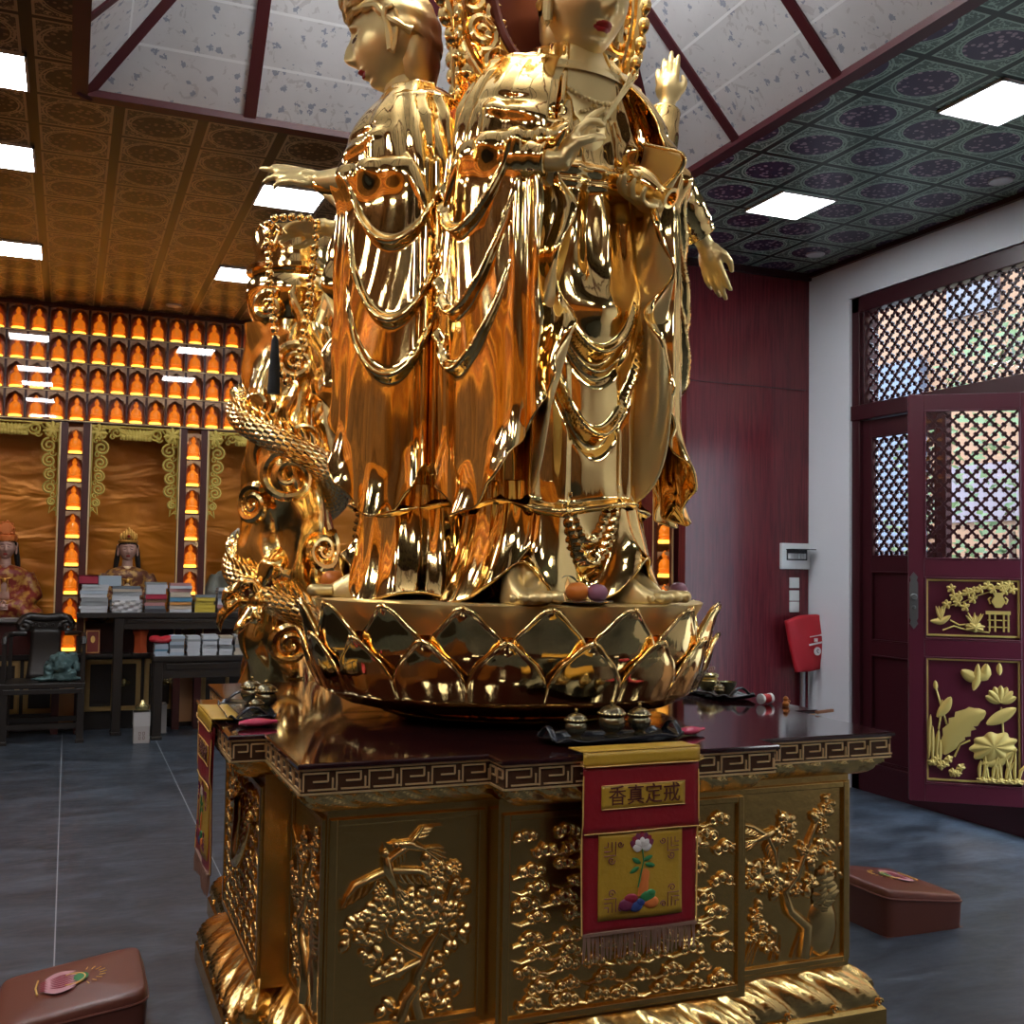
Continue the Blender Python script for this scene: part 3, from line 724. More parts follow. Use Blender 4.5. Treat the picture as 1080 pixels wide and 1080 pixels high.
# ------------------------------------------------------------------ heads
def head_mesh(k=1.0, rx=.125, ry=.150, rz=.190, ns=(112, 120), mats=None):
    """sculpted face, centre of the skull at the origin, looking along -y"""
    def g(x, s): return math.exp(-(x / s) ** 2)
    def f(u, v):
        lon = 2 * pi * u; lat = pi * (v - .5) * .995; d = Vector((sin(lon) * cos(lat), -cos(lon) * cos(lat), sin(lat)))
        x, y, z = d.x * rx, d.y * ry, d.z * rz
        x *= 1 - .22 * max(0, -z / rz) ** 1.5 + .04 * g(z + .03, .05)        # taper to the chin, full cheeks
        y *= 1 - .10 * max(0, -z / rz) ** 2
        if y < 0:
            w = min(1, -y / (ry * .35)); q = 0
            q += .034 * g(x, .014 + .006 * max(0, -(z + .0) / .06)) * (g(z + .052, .026) * .95 + .62 * g(z + .015, .030))    # nose
            q += .010 * (g(x - .016, .009) + g(x + .016, .009)) * g(z + .060, .011)                                 # nostrils
            q += .012 * g(z - .045 + .35 * abs(x) - .012, .012) * g(abs(x) - .048, .034)                        # brow ridge
            q -= .017 * g(abs(x) - .050, .026) * g(z - .012, .017)                                               # sockets
            q += .013 * g(abs(x) - .050, .021) * g(z - .004, .009)                                               # lids
            q -= .006 * g(abs(x) - .050, .024) * g(z + .010, .004)
            q += .015 * g(x, .026) * g(z + .099, .007) + .015 * g(x, .021) * g(z + .117, .008) - .005 * g(x, .024) * g(z + .108, .003)
            q -= .006 * g(x, .006) * g(z + .082, .008)
            q += .014 * g(x, .030) * g(z + .152, .018) - .007 * g(x, .03) * g(z + .132, .007)
            q += .006 * g(abs(x) - .06, .03) * g(z + .05, .03)
            y -= q * w
        return (x * k, y * k, z * k)
    m = M(); m.grid(f, ns[0], ns[1], cu=True)
    for i, fc in enumerate(m.f):
        c = sum((Vector(m.v[j]) for j in fc), Vector()) / 4 / k
        if c.y < 0:
            lipw = .030 * (1 - ((c.z + .108) / .02) ** 2 * .35)
            if abs(c.x) < lipw and -.1225 < c.z < -.0925 + .006 * (abs(c.x) > .006) * (abs(c.x) < .018) and ((c.z + .107) ** 2 / .016 ** 2 + (c.x / .031) ** 2) < 1: m.mi[i] = 1
            elif abs(abs(c.x) - .050) < .025 and abs(c.z + .006 + 2.2 * (abs(c.x) - .05) ** 2 * -4) < .0032: m.mi[i] = 2
    return m.mesh('head', mats)
def ear(k=1.):
    m = M()
    m.tube([(0, .01, .05), (.012, .0, .062), (.014, -.022, .055), (.012, -.03, .03), (.010, -.022, .0), (.008, -.02, -.04), (.006, -.022, -.085)], [.008, .010, .010, .010, .010, .014, .013], 8)
    m.tube([(.004, .008, .05), (.004, .012, .02), (.006, .004, -.02), (.007, -.006, -.06), (.006, -.018, -.09)], [.009, .009, .010, .012, .010], 8)
    m.ell((.0, -.008, .005), (.008, .022, .05)); m.ell((.006, -.016, -.06), (.009, .016, .04))
    for i, p in enumerate(m.v): m.v[i] = (p[0] * k, p[1] * k, p[2] * k)
    return m
def hair_cap(k=1., rx=.133, ry=.160, rz=.198, curls=True):
    m = M()
    def f(u, v):
        a = 2 * pi * u; front = cos(a)                       # a=0 looks forward
        zlow = .083 - .16 * (max(0, .25 - front) / 1.25) ** .7 - .03 * (1 - abs(front)) + .010 * cos(a * 6)
        z = rz * (zlow / rz + (1 - zlow / rz) * v * .998); s = sqrt(max(0, 1 - (z / rz) ** 2))
        b = 1 + .030 * abs(sin(a * 8 + v * 5)) * (1 - v) + .02 * sin(v * 22)
        return (rx * s * b * sin(a) * k, -ry * s * b * cos(a) * k, z * k)
    m.grid(f, 96, 26, cu=True)
    # roll of hair along the brow
    P = [];
    for i in range(49):
        a = -2.0 + 4.0 * i / 48; front = cos(a); zl = .083 - .16 * (max(0, .25 - front) / 1.25) ** .7 - .03 * (1 - abs(front)) + .004; s = sqrt(1 - (zl / rz) ** 2)
        P.append((rx * s * sin(a) * k * 1.01, -ry * s * front * k * 1.01, zl * k))
    m.tube(P, [.013 * k * (1 + .3 * sin(i * 1.6)) for i in range(49)], 8)
    if curls:
        for i in range(9):
            a = -1.3 + 2.6 * i / 8; c = (rx * .93 * sin(a) * k, -ry * .93 * cos(a) * k, (.105 + .0 * i) * k)
            X = Matrix.Translation(c) @ Matrix.Rotation(a, 4, 'Z'); m.tube([X @ Vector((q[0], -.012 * k, q[2])) for q in scroll((0, .01 * k), .026 * k, 1.5, i, 1, 16)], .008 * k, 6)
    return m
# ------------------------------------------------------------------ seated statues in the bays
HEAD_P = head_mesh(.60, ns=(64, 72), mats=[skin, lip_red, hairb])
def seated(x, label, robe, inner, crown):
    y0 = YB + .30
    t = thing('seated_statue', label, 'statue', (x, y0, .93), group='painted seated statues in the bays')
    m = M()
    m.ell((0, -.02, .10), (.30, .19, .10), 20, 10); m.ell((.2, -.08, .08), (.12, .12, .075)); m.ell((-.2, -.08, .08), (.12, .12, .075))
    m.lathe([(.15, .08), (.155, .2), (.17, .33), (.19, .42), (.17, .46), (.09, .49), (.05, .50)], 24, xf=Matrix.Diagonal((1, .66, 1, 1)))
    for sx in (-1, 1): m.chain([(sx * .17, .01, .42), (sx * .235, -.02, .24), (sx * .12, -.16, .16), (sx * .05, -.19, .15)], [.065, .075, .065, .05], 10)
    for sx in (-1, 1):                                              # cuffs hanging over the knees
        m.chain([(sx * .12, -.17, .15), (sx * .20, -.19, .05)], [.06, .05], 8)
    m.build('robe', robe, t, remesh=.013)
    m = M(); m.grid(lambda u, v: (.125 * (u * 2 - 1) * (1 - .62 * v) * 1.0, -.125 + .10 * (u * 2 - 1) ** 2 - .02 * sin(v * pi) + .03 * v + .02, .20 + .30 * v), 14, 14)
    m.build('chest', inner, t, solid=.01)
    M().lathe([(.05, .46), (.045, .50), (.043, .56)], 16, xf=Matrix.Translation((0, -.015, 0))).build('neck', skin, t)
    hm = bpy.data.objects.new('head', HEAD_P); COL.objects.link(hm); hm.parent = t; hm.location = (0, -.03, .655)
    h = hair_cap(.60, curls=False); hm2 = h.build('hair', hairb, t, loc=(0, -.03, .655))
    m = M()
    for sx in (-1, 1): m.chain([(sx * .075, .01, .68), (sx * .088, .02, .56), (sx * .10, .03, .46)], [.02, .024, .018], 8)
    m.build('long_hair', hairb, t)
    for sx in (-1, 1):
        e = ear(.62); M().merge(e, Matrix.Translation((sx * .078, -.02, .65)) @ (Matrix.Scale(-1, 4, (1, 0, 0)) if sx < 0 else Matrix())).build('ear', skin, t)
    m = M()
    if crown == 'disc':
        m.lathe([(.082, 0), (.09, .02), (.086, .05), (.08, .055)], 24, xf=Matrix.Diagonal((1, 1.15, 1, 1)))
        m.lathe([(.02, -.01), (.05, -.008), (.062, 0), (.05, .02)], 20, xf=Matrix.Translation((0, -.07, .11)) @ Matrix.Rotation(pi / 2, 4, 'X'))
        for q in range(9): m.ell((.058 * cos(q * .7), -.075, .11 + .058 * sin(q * .7)), .013, 8, 6)
        m.ell((0, 0, .08), (.07, .08, .07))
        m.build('crown', emb['orange'], t, loc=(0, -.03, .70))
    elif crown == 'gold':
        m.lathe([(.080, 0), (.088, .015), (.080, .03)], 24, xf=Matrix.Diagonal((1, 1.15, 1, 1)))
        for q in range(-3, 4): m.ell((q * .020, -.082 + .004 * q * q * .4, .055 + .012 * (3 - abs(q))), (.016, .012, .035 + .006 * (3 - abs(q))), 8, 6)
        m.ell((0, -.10, .06), (.018, .014, .018))
        m.build('crown', crown_gold, t, loc=(0, -.03, .705))
        M().ell((0, -.115, .765), (.012, .010, .012)).build('crown_jewel', lip_red, t, loc=(0, -.03, .0))
    else:
        m.grid(lambda u, v: (.085 * sin(2 * pi * u) * cos(v * 1.45) * 1.0, -.095 * cos(2 * pi * u) * cos(v * 1.45), .15 * sin(v * 1.45)), 24, 12, cu=True)
        m.chain([(0, -.09, .02), (0, -.085, .09), (0, -.04, .145)], [.03, .028, .02], 8); m.tube([(.08 * sin(a / 10), -.10 * cos(a / 10), .005) for a in range(-16, 17)], .012, 8)
        m.build('crown', crown_white, t, loc=(0, -.03, .70))
    m = M()
    m.tube([(.085 * sin(a / 8), -.135 * cos(a / 8) * .8 - .02 + .0, .44 - .06 * cos(a / 8)) for a in range(-9, 10)], .006, 6); m.ell((0, -.135, .37), (.016, .01, .02))
    for q in (-.03, .03): m.tube([(q, -.13, .37), (q * .8, -.15, .27)], .004, 5)
    m.build('necklace', crown_gold, t)
    m = M()
    for sx in (-1, 1):
        m.chain([(sx * .06, -.19, .155), (sx * .0, -.225, .15)], [.028, .02], 8)
        for q in range(4): m.chain([(sx * .02, -.215, .165 - .012 * q), (-sx * .035, -.232, .16 - .012 * q)], [.010, .008], 6)
        m.chain([(sx * .03, -.20, .17), (sx * .005, -.22, .195)], [.011, .009], 6)
    m.build('hands', skin, t)
    m = M(); m.lathe([(.24, -.0), (.31, .015), (.33, .04), (.29, .055)], 28, xf=Matrix.Diagonal((1, .62, 1, 1))); m.build('seat_cushion', crown_gold if crown != 'disc' else card, t)
    return t
seated(-.50, 'seated statue in red and gold robe with round orange crown, at the left edge', robe_red, skin, 'disc')
seated(.492, 'seated statue with black hair and flame-shaped gold crown behind the book stacks', robe_dark, robe_cream, 'gold')
seated(1.45, 'seated statue in grey-green robe and pale hooded crown beside the dragon pillar', robe_grey, robe_cream, 'hood')
# ------------------------------------------------------------------ tables, chair, books
def table(name, label, x0, x1, y0, y1, top, inset, apron):
    t = thing(name, label, 'table', ((x0 + x1) / 2, (y0 + y1) / 2, 0)); w, d = (x1 - x0) / 2, (y1 - y0) / 2
    M().box(-w, w, -d, d, top - .045, top).build('table_top', blackwood, t, smooth=False, bevel=.006)
    m = M(); m.box(-w + inset, w - inset, -d + .03, -d + .05, top - .045 - apron, top - .045); m.box(-w + inset, w - inset, d - .05, d - .03, top - .045 - apron, top - .045)
    for q in (-w + inset + .01, w - inset - .03): m.box(q, q + .02, -d + .05, d - .05, top - .045 - apron, top - .045)
    m.box(-w + inset + .1, w - inset - .1, -d + .022, -d + .03, top - .03 - apron * .6, top - .05 - apron * .1)
    m.build('apron', blackwood, t, smooth=False, bevel=.003)
    l = None
    for sx in (-1, 1):
        for sy in (-1, 1):
            lx = sx * (w - inset - .037); ly = sy * (d - .045)
            if l is None: l = M().box(-.037, .037, -.03, .03, .015, top - .045).box(-.045, .045, -.035, .035, 0, .03).build('leg', blackwood, t, smooth=False, loc=(lx, ly, 0), bevel=.004)
            else: inst(l, None, t, (lx, ly, 0))
    return t
table('altar_table', 'tall dark wooden table stacked with books in front of the statues', .08, 2.05, 9.815, 10.04, 1.038, .30, .10)
table('side_table', 'lower dark wooden table with white booklets in front of the tall table', .675, 2.0, 9.49, 9.795, .69, .01, .14)
BC = {'white': (.55, .57, .60), 'pale blue': (.42, .50, .58), 'grey': (.30, .32, .33), 'red': (.36, .02, .05), 'pink': (.45, .22, .22), 'cream': (.55, .47, .36), 'yellow': (.60, .45, .05), 'blue': (.08, .22, .33), 'orange': (.55, .25, .06), 'brown': (.20, .11, .06), 'dark': (.05, .05, .06), 'slate': (.16, .19, .22)}
BM = {k: Mat('cover_' + k.replace(' ', '_'), c, .5) for k, c in BC.items()}; paper = Mat('page_edges', (.58, .57, .55), .8)
def book(x, y, z, w, d, h, colr, label, group, rz=0):
    t = thing('book', label, 'book', (x, y, z), (0, 0, rz), group)
    c = h * .12
    m = M(); m.box(-w / 2, w / 2, -d / 2, d / 2, 0, c); m.box(-w / 2, w / 2, -d / 2, d / 2, h - c, h); m.box(-w / 2, w / 2, -d / 2, -d / 2 + .003, 0, h)
    m.build('cover', BM[colr], t, smooth=False)
    M().box(-w / 2 + .004, w / 2 - .004, -d / 2 + .0035, d / 2 - .004, c, h - c).build('pages', paper, t, smooth=False)
def stack(x0, x1, y, z, spec, where, group):
    n = len(spec); used = {}
    for i, (colr, h) in enumerate(spec):
        pos = 'bottom book' if i == 0 else ('topmost book' if i == n - 1 else f'{ORD[i + 1]} book from the bottom')
        w = (x1 - x0) * rng.uniform(.90, 1.0)
        book((x0 + x1) / 2 + rng.uniform(-.006, .006), y + rng.uniform(-.006, .01), z, w, .19, h - .0006, colr, f'{colr} {pos}, {where}', group, rng.uniform(-.04, .04)); z += h
    return z
Yb, TZ = 9.925, 1.039
q_ = Yb / 9.6
g1 = 'books stacked on the tall dark table'
W, PB = 'white', 'pale blue'
za = stack(.095 * q_, .318 * q_, Yb, TZ, [(W, .030), (W, .026), ('grey', .034), ('grey', .034), (W, .032), (PB, .030), (W, .026), (W, .024)], 'leftmost stack on the tall table', g1)
zb = stack(.34 * q_, .575 * q_, Yb, TZ, [(W, .03), ('brown', .036), ('cream', .03), (W, .05), ('grey', .030), ('cream', .024), ('slate', .022)], 'plastic-wrapped stack on the tall table', g1)
stack(.60 * q_, .77 * q_, Yb, TZ, [('dark', .03), ('slate', .026), ('pink', .028), ('brown', .028), ('red', .044), (W, .05), (W, .032), ('grey', .020)], 'third stack on the tall table', g1)
stack(.79 * q_, .975 * q_, Yb, TZ, [(W, .026), ('cream', .036), ('orange', .028), ('blue', .04), ('cream', .045), ('pink', .03), (W, .024), ('pink', .022)], 'fourth stack on the tall table', g1)
stack(1.00 * q_, 1.165 * q_, Yb, TZ, [('yellow', .032), ('yellow', .032), ('yellow', .032), ('yellow', .032), ('slate', .022)], 'stack of yellow books on the tall table', g1)
stack(1.185 * q_, 1.345 * q_, Yb, TZ, [('brown', .036), ('pink', .030), (W, .03), (PB, .026), ('slate', .034), ('dark', .03), (W, .026)], 'stack right of the yellow books', g1)
tag(M().box(-.09, .09, -.09, .09, 0, .085).build('box', Mat('pale_blue_box', (.34, .42, .48), .6), smooth=False, loc=(.335, Yb, zb + .001), bevel=.003), 'pale blue-grey cardboard box on top of the second book stack', 'box')
book(.165, Yb, za + .001, .15, .19, .075, 'red', 'thick dark red book lying on top of the leftmost stack', 'odd books on the tall table')
# clear plastic wrap round the second stack
m = M()
def wrapf(u, v):
    a = 2 * pi * u; sq = (abs(cos(a)) ** 4 + abs(sin(a)) ** 4) ** -.25; j = .006 * sin(a * 13 + v * 9) + .006 * sin(a * 7 - v * 14)
    return ((.126 + j) * sq * cos(a), (.117 + j) * sq * sin(a), .004 + .10 * v)
m.grid(wrapf, 60, 14, cu=True)
pw = bpy.data.materials.new('crumpled_plastic'); pw.use_nodes = True; _t = pw.node_tree; _b = _t.nodes['Principled BSDF']; _b.inputs['Base Color'].default_value = (.75, .77, .80, 1); _b.inputs['Roughness'].default_value = .15; _b.inputs['Alpha'].default_value = .45
class _P: m = pw
tag(m.build('plastic_wrap', _P, loc=(.458 * q_, Yb, TZ)), 'crumpled clear plastic wrap round the second book stack', 'plastic wrap')
# lower table booklets
g2 = 'white booklets stacked on the lower table'; Y2, T2 = 9.61, .691
stack(.685, .80, Y2, T2, [(PB, .02), (PB, .02), ('blue', .016), (PB, .022), (PB, .02)], 'blue leftmost stack on the lower table', g2)
stack(.815, .93, Y2 + .02, T2, [(PB, .03), (W, .03), ('slate', .03), (PB, .028), ('grey', .024), (PB, .022)], 'second stack on the lower table', g2)
stack(.945, 1.055, Y2, T2, [(W, .03), (W, .028), (W, .03), (W, .028), ('grey', .02), (W, .026)], 'third stack on the lower table', g2)
stack(1.07, 1.195, Y2, T2, [(W, .03), (W, .03), (W, .028), (W, .03), ('slate', .016), (W, .036)], 'fourth stack on the lower table', g2)
stack(1.21, 1.325, Y2, T2, [(W, .028), (W, .028), ('grey', .03), (W, .028), (W, .026), ('cream', .02)], 'fifth stack on the lower table', g2)
stack(1.34, 1.46, Y2, T2, [('cream', .03), ('cream', .03), ('grey', .03), ('cream', .03), ('cream', .028), ('grey', .02)], 'cream rightmost stack on the lower table', g2)
m = M(); m.ell((0, 0, .03), (.10, .085, .030), 20, 10); m.ell((.05, -.02, .045), (.06, .05, .025)); m.ell((-.05, .02, .04), (.05, .06, .03)); 
tag(m.build('plastic_bag', Mat('red_plastic_bag', (.50, .02, .03), .25), loc=(.745, Y2, T2 + .0985), remesh=.008), 'red plastic bag lying on the blue booklets of the lower table', 'bag')
def tin(x0, x1, z0, z1, y, label, tilt=0):
    t = thing('gift_box', label, 'box', ((x0 + x1) / 2, y, z0), group='dark red boxes under the tall table'); w = (x1 - x0) / 2; h = z1 - z0
    M().box(-w, w, -.04, .04, 0, h).build('body', redbox_m, t, smooth=False, bevel=.003)
    m = M(); rect_line(m, -w + .008, w - .008, .01, h - .01, .004, -.0415, -.04); m.ell((0, -.04, h * .6), (.018, .002, .03)); m.build('gilt_print', emb['gold'], t)
    return t
# shelf below the tall table carries the red boxes
st = tag(M().box(-.22, .22, -.1, .1, -.02, 0).build('shelf_board', blackwood, smooth=False, loc=(.30, 9.965, .685)), 'dark shelf board below the tall table carrying a red box', 'shelf')
tin(.15 * 1.045, .262 * 1.045, .686, .89, 9.95, 'dark red box with gilt print under the left end of the tall table')
m = thing('paper_lampshade', 'orange-red flared paper box leaning under the tall table', 'box', (.60, 9.925, .69)); 
M().lathe([(.055, 0), (.05, .06), (.052, .14), (.066, .19), (.060, .195)], 4).build('body', Mat('orange_red_paper', (.42, .07, .02), .5), m, smooth=False)
tag(M().box(-.06, .06, -.08, .08, -.02, 0).build('shelf_board', blackwood, smooth=False, loc=(.60, 9.925, .69)), 'short dark shelf board under the orange-red paper box', 'shelf')
def carton(x0, x1, y, h, label, marks):
    t = thing('carton', label, 'carton', ((x0 + x1) / 2, y, 0)); w = (x1 - x0) / 2
    M().box(-w, w, -.07, .07, 0, h).build('body', card, t, smooth=False, bevel=.003)
    if marks:
        m = M()
        for a in (-.022, .008):
            for b in (.03, .065): rect_line(m, a, a + .016, b, b + .026, .003, -.0708, -.07)
        m.build('printed_marks', ink, t, smooth=False)
        M().box(-w - .002, w + .002, -.072, .072, h * .55, h).build('lid', Mat('carton_lid', (.42, .40, .39), .7), t, smooth=False)
    return t
carton(.535, .66, 9.45, .25, 'small grey carton with square stamp marks standing on the floor by the table leg', True)
carton(.76, .83, 9.93, .25, 'narrow grey carton on the floor behind the leg of the lower table', False)
m = M(); m.lathe([(.02, 0), (.05, .01), (.055, .04), (.03, .06), (.02, .08), (.01, .09)], 16); tag(m.build('brass_ornament', brass2, loc=(.60, 9.45, .251)), 'small brass ornament on top of the grey carton', 'ornament')
# armchair
ch = thing('armchair', 'black carved wooden armchair with curled top rail beside the book table', 'chair', (-.155, 9.78, 0))
hw, hd = .315, .24
M().box(-hw, hw, -hd, hd, .445, .485).box(-hw + .02, hw - .02, -hd - .006, -hd, .40, .44).build('seat', blackwood, ch, smooth=False, bevel=.006)
l = None
for sx in (-1, 1):
    for sy in (-1, 1):
        p = (sx * (hw - .03), sy * (hd - .03), 0)
        if l is None: l = M().box(-.027, .027, -.025, .025, 0, .445).box(-.033, .033, -.031, .031, 0, .03).build('leg', blackwood, ch, smooth=False, loc=p, bevel=.003)
        else: inst(l, None, ch, p)
m = M(); m.box(-hw + .03, hw - .03, -hd + .015, -hd + .045, .12, .16); m.box(-hw + .03, hw - .03, hd - .045, hd - .015, .12, .16); m.build('stretcher', blackwood, ch, smooth=False)
m = M(); m.grid(lambda u, v: ((u * 2 - 1) * (.115 + .03 * (1 - v) ** 2), hd - .05 + .02 * sin(v * 3) + .04 * v, .48 + .42 * v), 8, 12); m.build('splat', blackwood, ch, solid=.03)
m = M()
m.tube([(-.21, hd - .02, .93), (-.17, hd - .01, .985), (-.12, hd - .01, 1.0), (0, hd, .985), (.12, hd - .01, 1.0), (.17, hd - .01, .985), (.21, hd - .02, .93)], [.03, .035, .036, .034, .036, .035, .03], 10)
for sx in (-1, 1): m.tube([(p[0] * -sx + sx * .165, hd - .02, p[2] + .915) for p in scroll((0, 0), .055, 1.4, 0, 1)], .022, 8)
m.grid(lambda u, v: ((u * 2 - 1) * .17, hd - .01, .88 + .11 * v), 8, 4)
m.build('top_rail', blackwood, ch, solid=0)
m = M(); 
for k in range(5): m.tube(scroll((-.10 + .05 * k, .93), .02, 1.3, k), .005, 6)
m.build('carved_relief', blackwood, ch, loc=(0, hd - .045, 0))
for sx in (-1, 1):
    m = M(); m.tube([(sx * .15, hd - .03, .86), (sx * (hw - .06), hd - .05, .86), (sx * (hw - .02), hd - .1, .85), (sx * (hw - .02), -hd + .03, .84), (sx * (hw - .02), -hd + .02, .80)], .022, 8)
    m.box(sx * (hw - .02) - .015, sx * (hw - .02) + .015, -hd + .02, -hd + .05, .48, .83); m.box(sx * (hw - .02) - .013, sx * (hw - .02) + .013, 0, .03, .48, .83); m.box(sx * (hw - .05) - .015, sx * (hw - .05) + .015, hd - .06, hd - .03, .48, .86)
    m.build('armrest', blackwood, ch)
m = M()
for k in range(26):
    a = rng.random() * 6.28; r = .10 * sqrt(rng.random()); h = rng.random()
    m.ell((r * cos(a) * (1.25 - h * .6), r * sin(a) * .8, .03 + .16 * h), (rng.uniform(.03, .06), rng.uniform(.03, .05), rng.uniform(.025, .05)), 10, 7, Matrix.Rotation(rng.uniform(-.1, .1), 4, 'Y'))
m.ell((-.10, -.02, .02), (.11, .06, .018)); m.ell((.05, -.02, .02), (.12, .07, .02)); m.chain([(.02, 0, .05), (.06, 0, .20), (.11, 0, .21), (.13, .0, .1)], [.03, .025, .025, .03], 8)
cl = m.build('cloth_bundle', cloth_teal, loc=(-.04, 9.72, .487), remesh=.008)
cl.modifiers['m'].iterations = 1
dm = bpy.data.textures.new('crumple', 'CLOUDS'); dm.noise_scale = .05
dd = cl.modifiers.new('d', 'DISPLACE'); dd.texture = dm; dd.strength = .035
tag(cl, 'crumpled dark teal cloth bundle lying on the seat of the black armchair', 'cloth')
# little things below the left statue
tag(M().box(-.05, .05, -.01, .01, 0, .09).build('card_stand', Mat('cream_card', (.5, .38, .28), .6), smooth=False, loc=(-.36, 10.20, .931)), 'small cream card standing at the feet of the red-robed statue', 'card')
# ------------------------------------------------------------------ partition wall fittings
t = thing('fuse_box', 'white fuse box with open smoked cover on the red wood wall', 'fuse box', (4.90, 6.5702, 1.59))
M().box(-.126, .126, -.03, 0, -.094, .094).build('body', white_plastic, t, smooth=False, bevel=.004)
M().box(-.085, .095, -.032, -.029, -.03, .045).build('breaker_recess', smoke, t, smooth=False)
m = M()
for q in range(6): m.box(-.075 + q * .026, -.055 + q * .026, -.045, -.03, -.02, .02)
m.build('breaker_row', white_plastic, t, smooth=False)
M().box(-.09, .10, -.13, -.03, .045, .052).build('cover_flap', smoke, t, smooth=False)
for k, (z, lb) in enumerate([(1.397, 'topmost white light switch below the fuse box'), (1.304, 'middle white light switch of the three below the fuse box'), (1.222, 'lowest white light switch, just above the red bag')]):
    t = thing('light_switch', lb, 'light switch', (4.90, 6.569, z), group='white light switches on the red wall')
    M().box(-.041, .041, -.012, 0, -.038, .038).build('plate', white_plastic, t, smooth=False, bevel=.003); M().box(-.028, .028, -.016, -.011, -.026, .026).build('rocker', white_plastic, t, smooth=False, bevel=.003)
rb = thing('red_bag', 'red cloth bag with white print hanging in the corner over a steel pipe', 'bag', (4.955, 6.50, .97))
def bagf(u, v):
    x = (u * 2 - 1); z = v
    X = x * (.172 + .012 * v) + .045 * (1 - v) - .030 * v; Z = -.19 + .36 * v + .035 * x * (1 - v) * 0 + (.03 * (1 - x * x) + .012 * x) * v + .02 * x * (1 - v)
    return (X - .0, -.035 - .02 * (1 - x * x) * sin(pi * min(1, v + .1)) + .006 * sin(7 * x + 4 * v), Z)
M().grid(bagf, 20, 20).build('bag_body', redcloth, rb, solid=.03, offset=1)
m = M()
def bagp(x, z, dx, dz, y=-.096): m.box(x - dx, x + dx, y - .001, y + .006, z - dz, z + dz)
for q in range(8): bagp(-.03 + q * .013, .045 + q * .0018, .004, .003 + .003 * (q > 6))
rect_line(m, .003, .030, .008, .034, .004, -.097, -.090); bagp(.016, .021, .006, .006)
for q in range(9): bagp(-.035 + q * .013, -.012 + q * .0022, .005, .006)
m.lathe([(.001, 0), (.030, 0), (.030, .004), (.001, .004)], 24, xf=Matrix.Translation((.030, -.092, -.058)) @ Matrix.Rotation(pi / 2, 4, 'X'))
m.build('white_print', whitem, rb, smooth=False)
m = M(); m.tube([(.036, -.097, -.07), (.022, -.097, -.055), (.030, -.097, -.045), (.04, -.097, -.05)], .004, 6); m.build('printed_flame', Mat('grey_print', (.25, .2, .22), .6), rb)
M().tube([(.10, -.02, -.17), (.11, -.02, -.27), (.095, -.02, -.32), (.09, -.02, -.22), (.085, -.02, -.17)], .008, 6).build('drawstring', redcloth, rb)
tag(M().lathe([(.018, 0), (.018, .80)], 12).build('steel_pipe', steel, loc=(4.955, 6.535, 0)), 'thin steel pipe standing on the floor below the red bag', 'pipe')
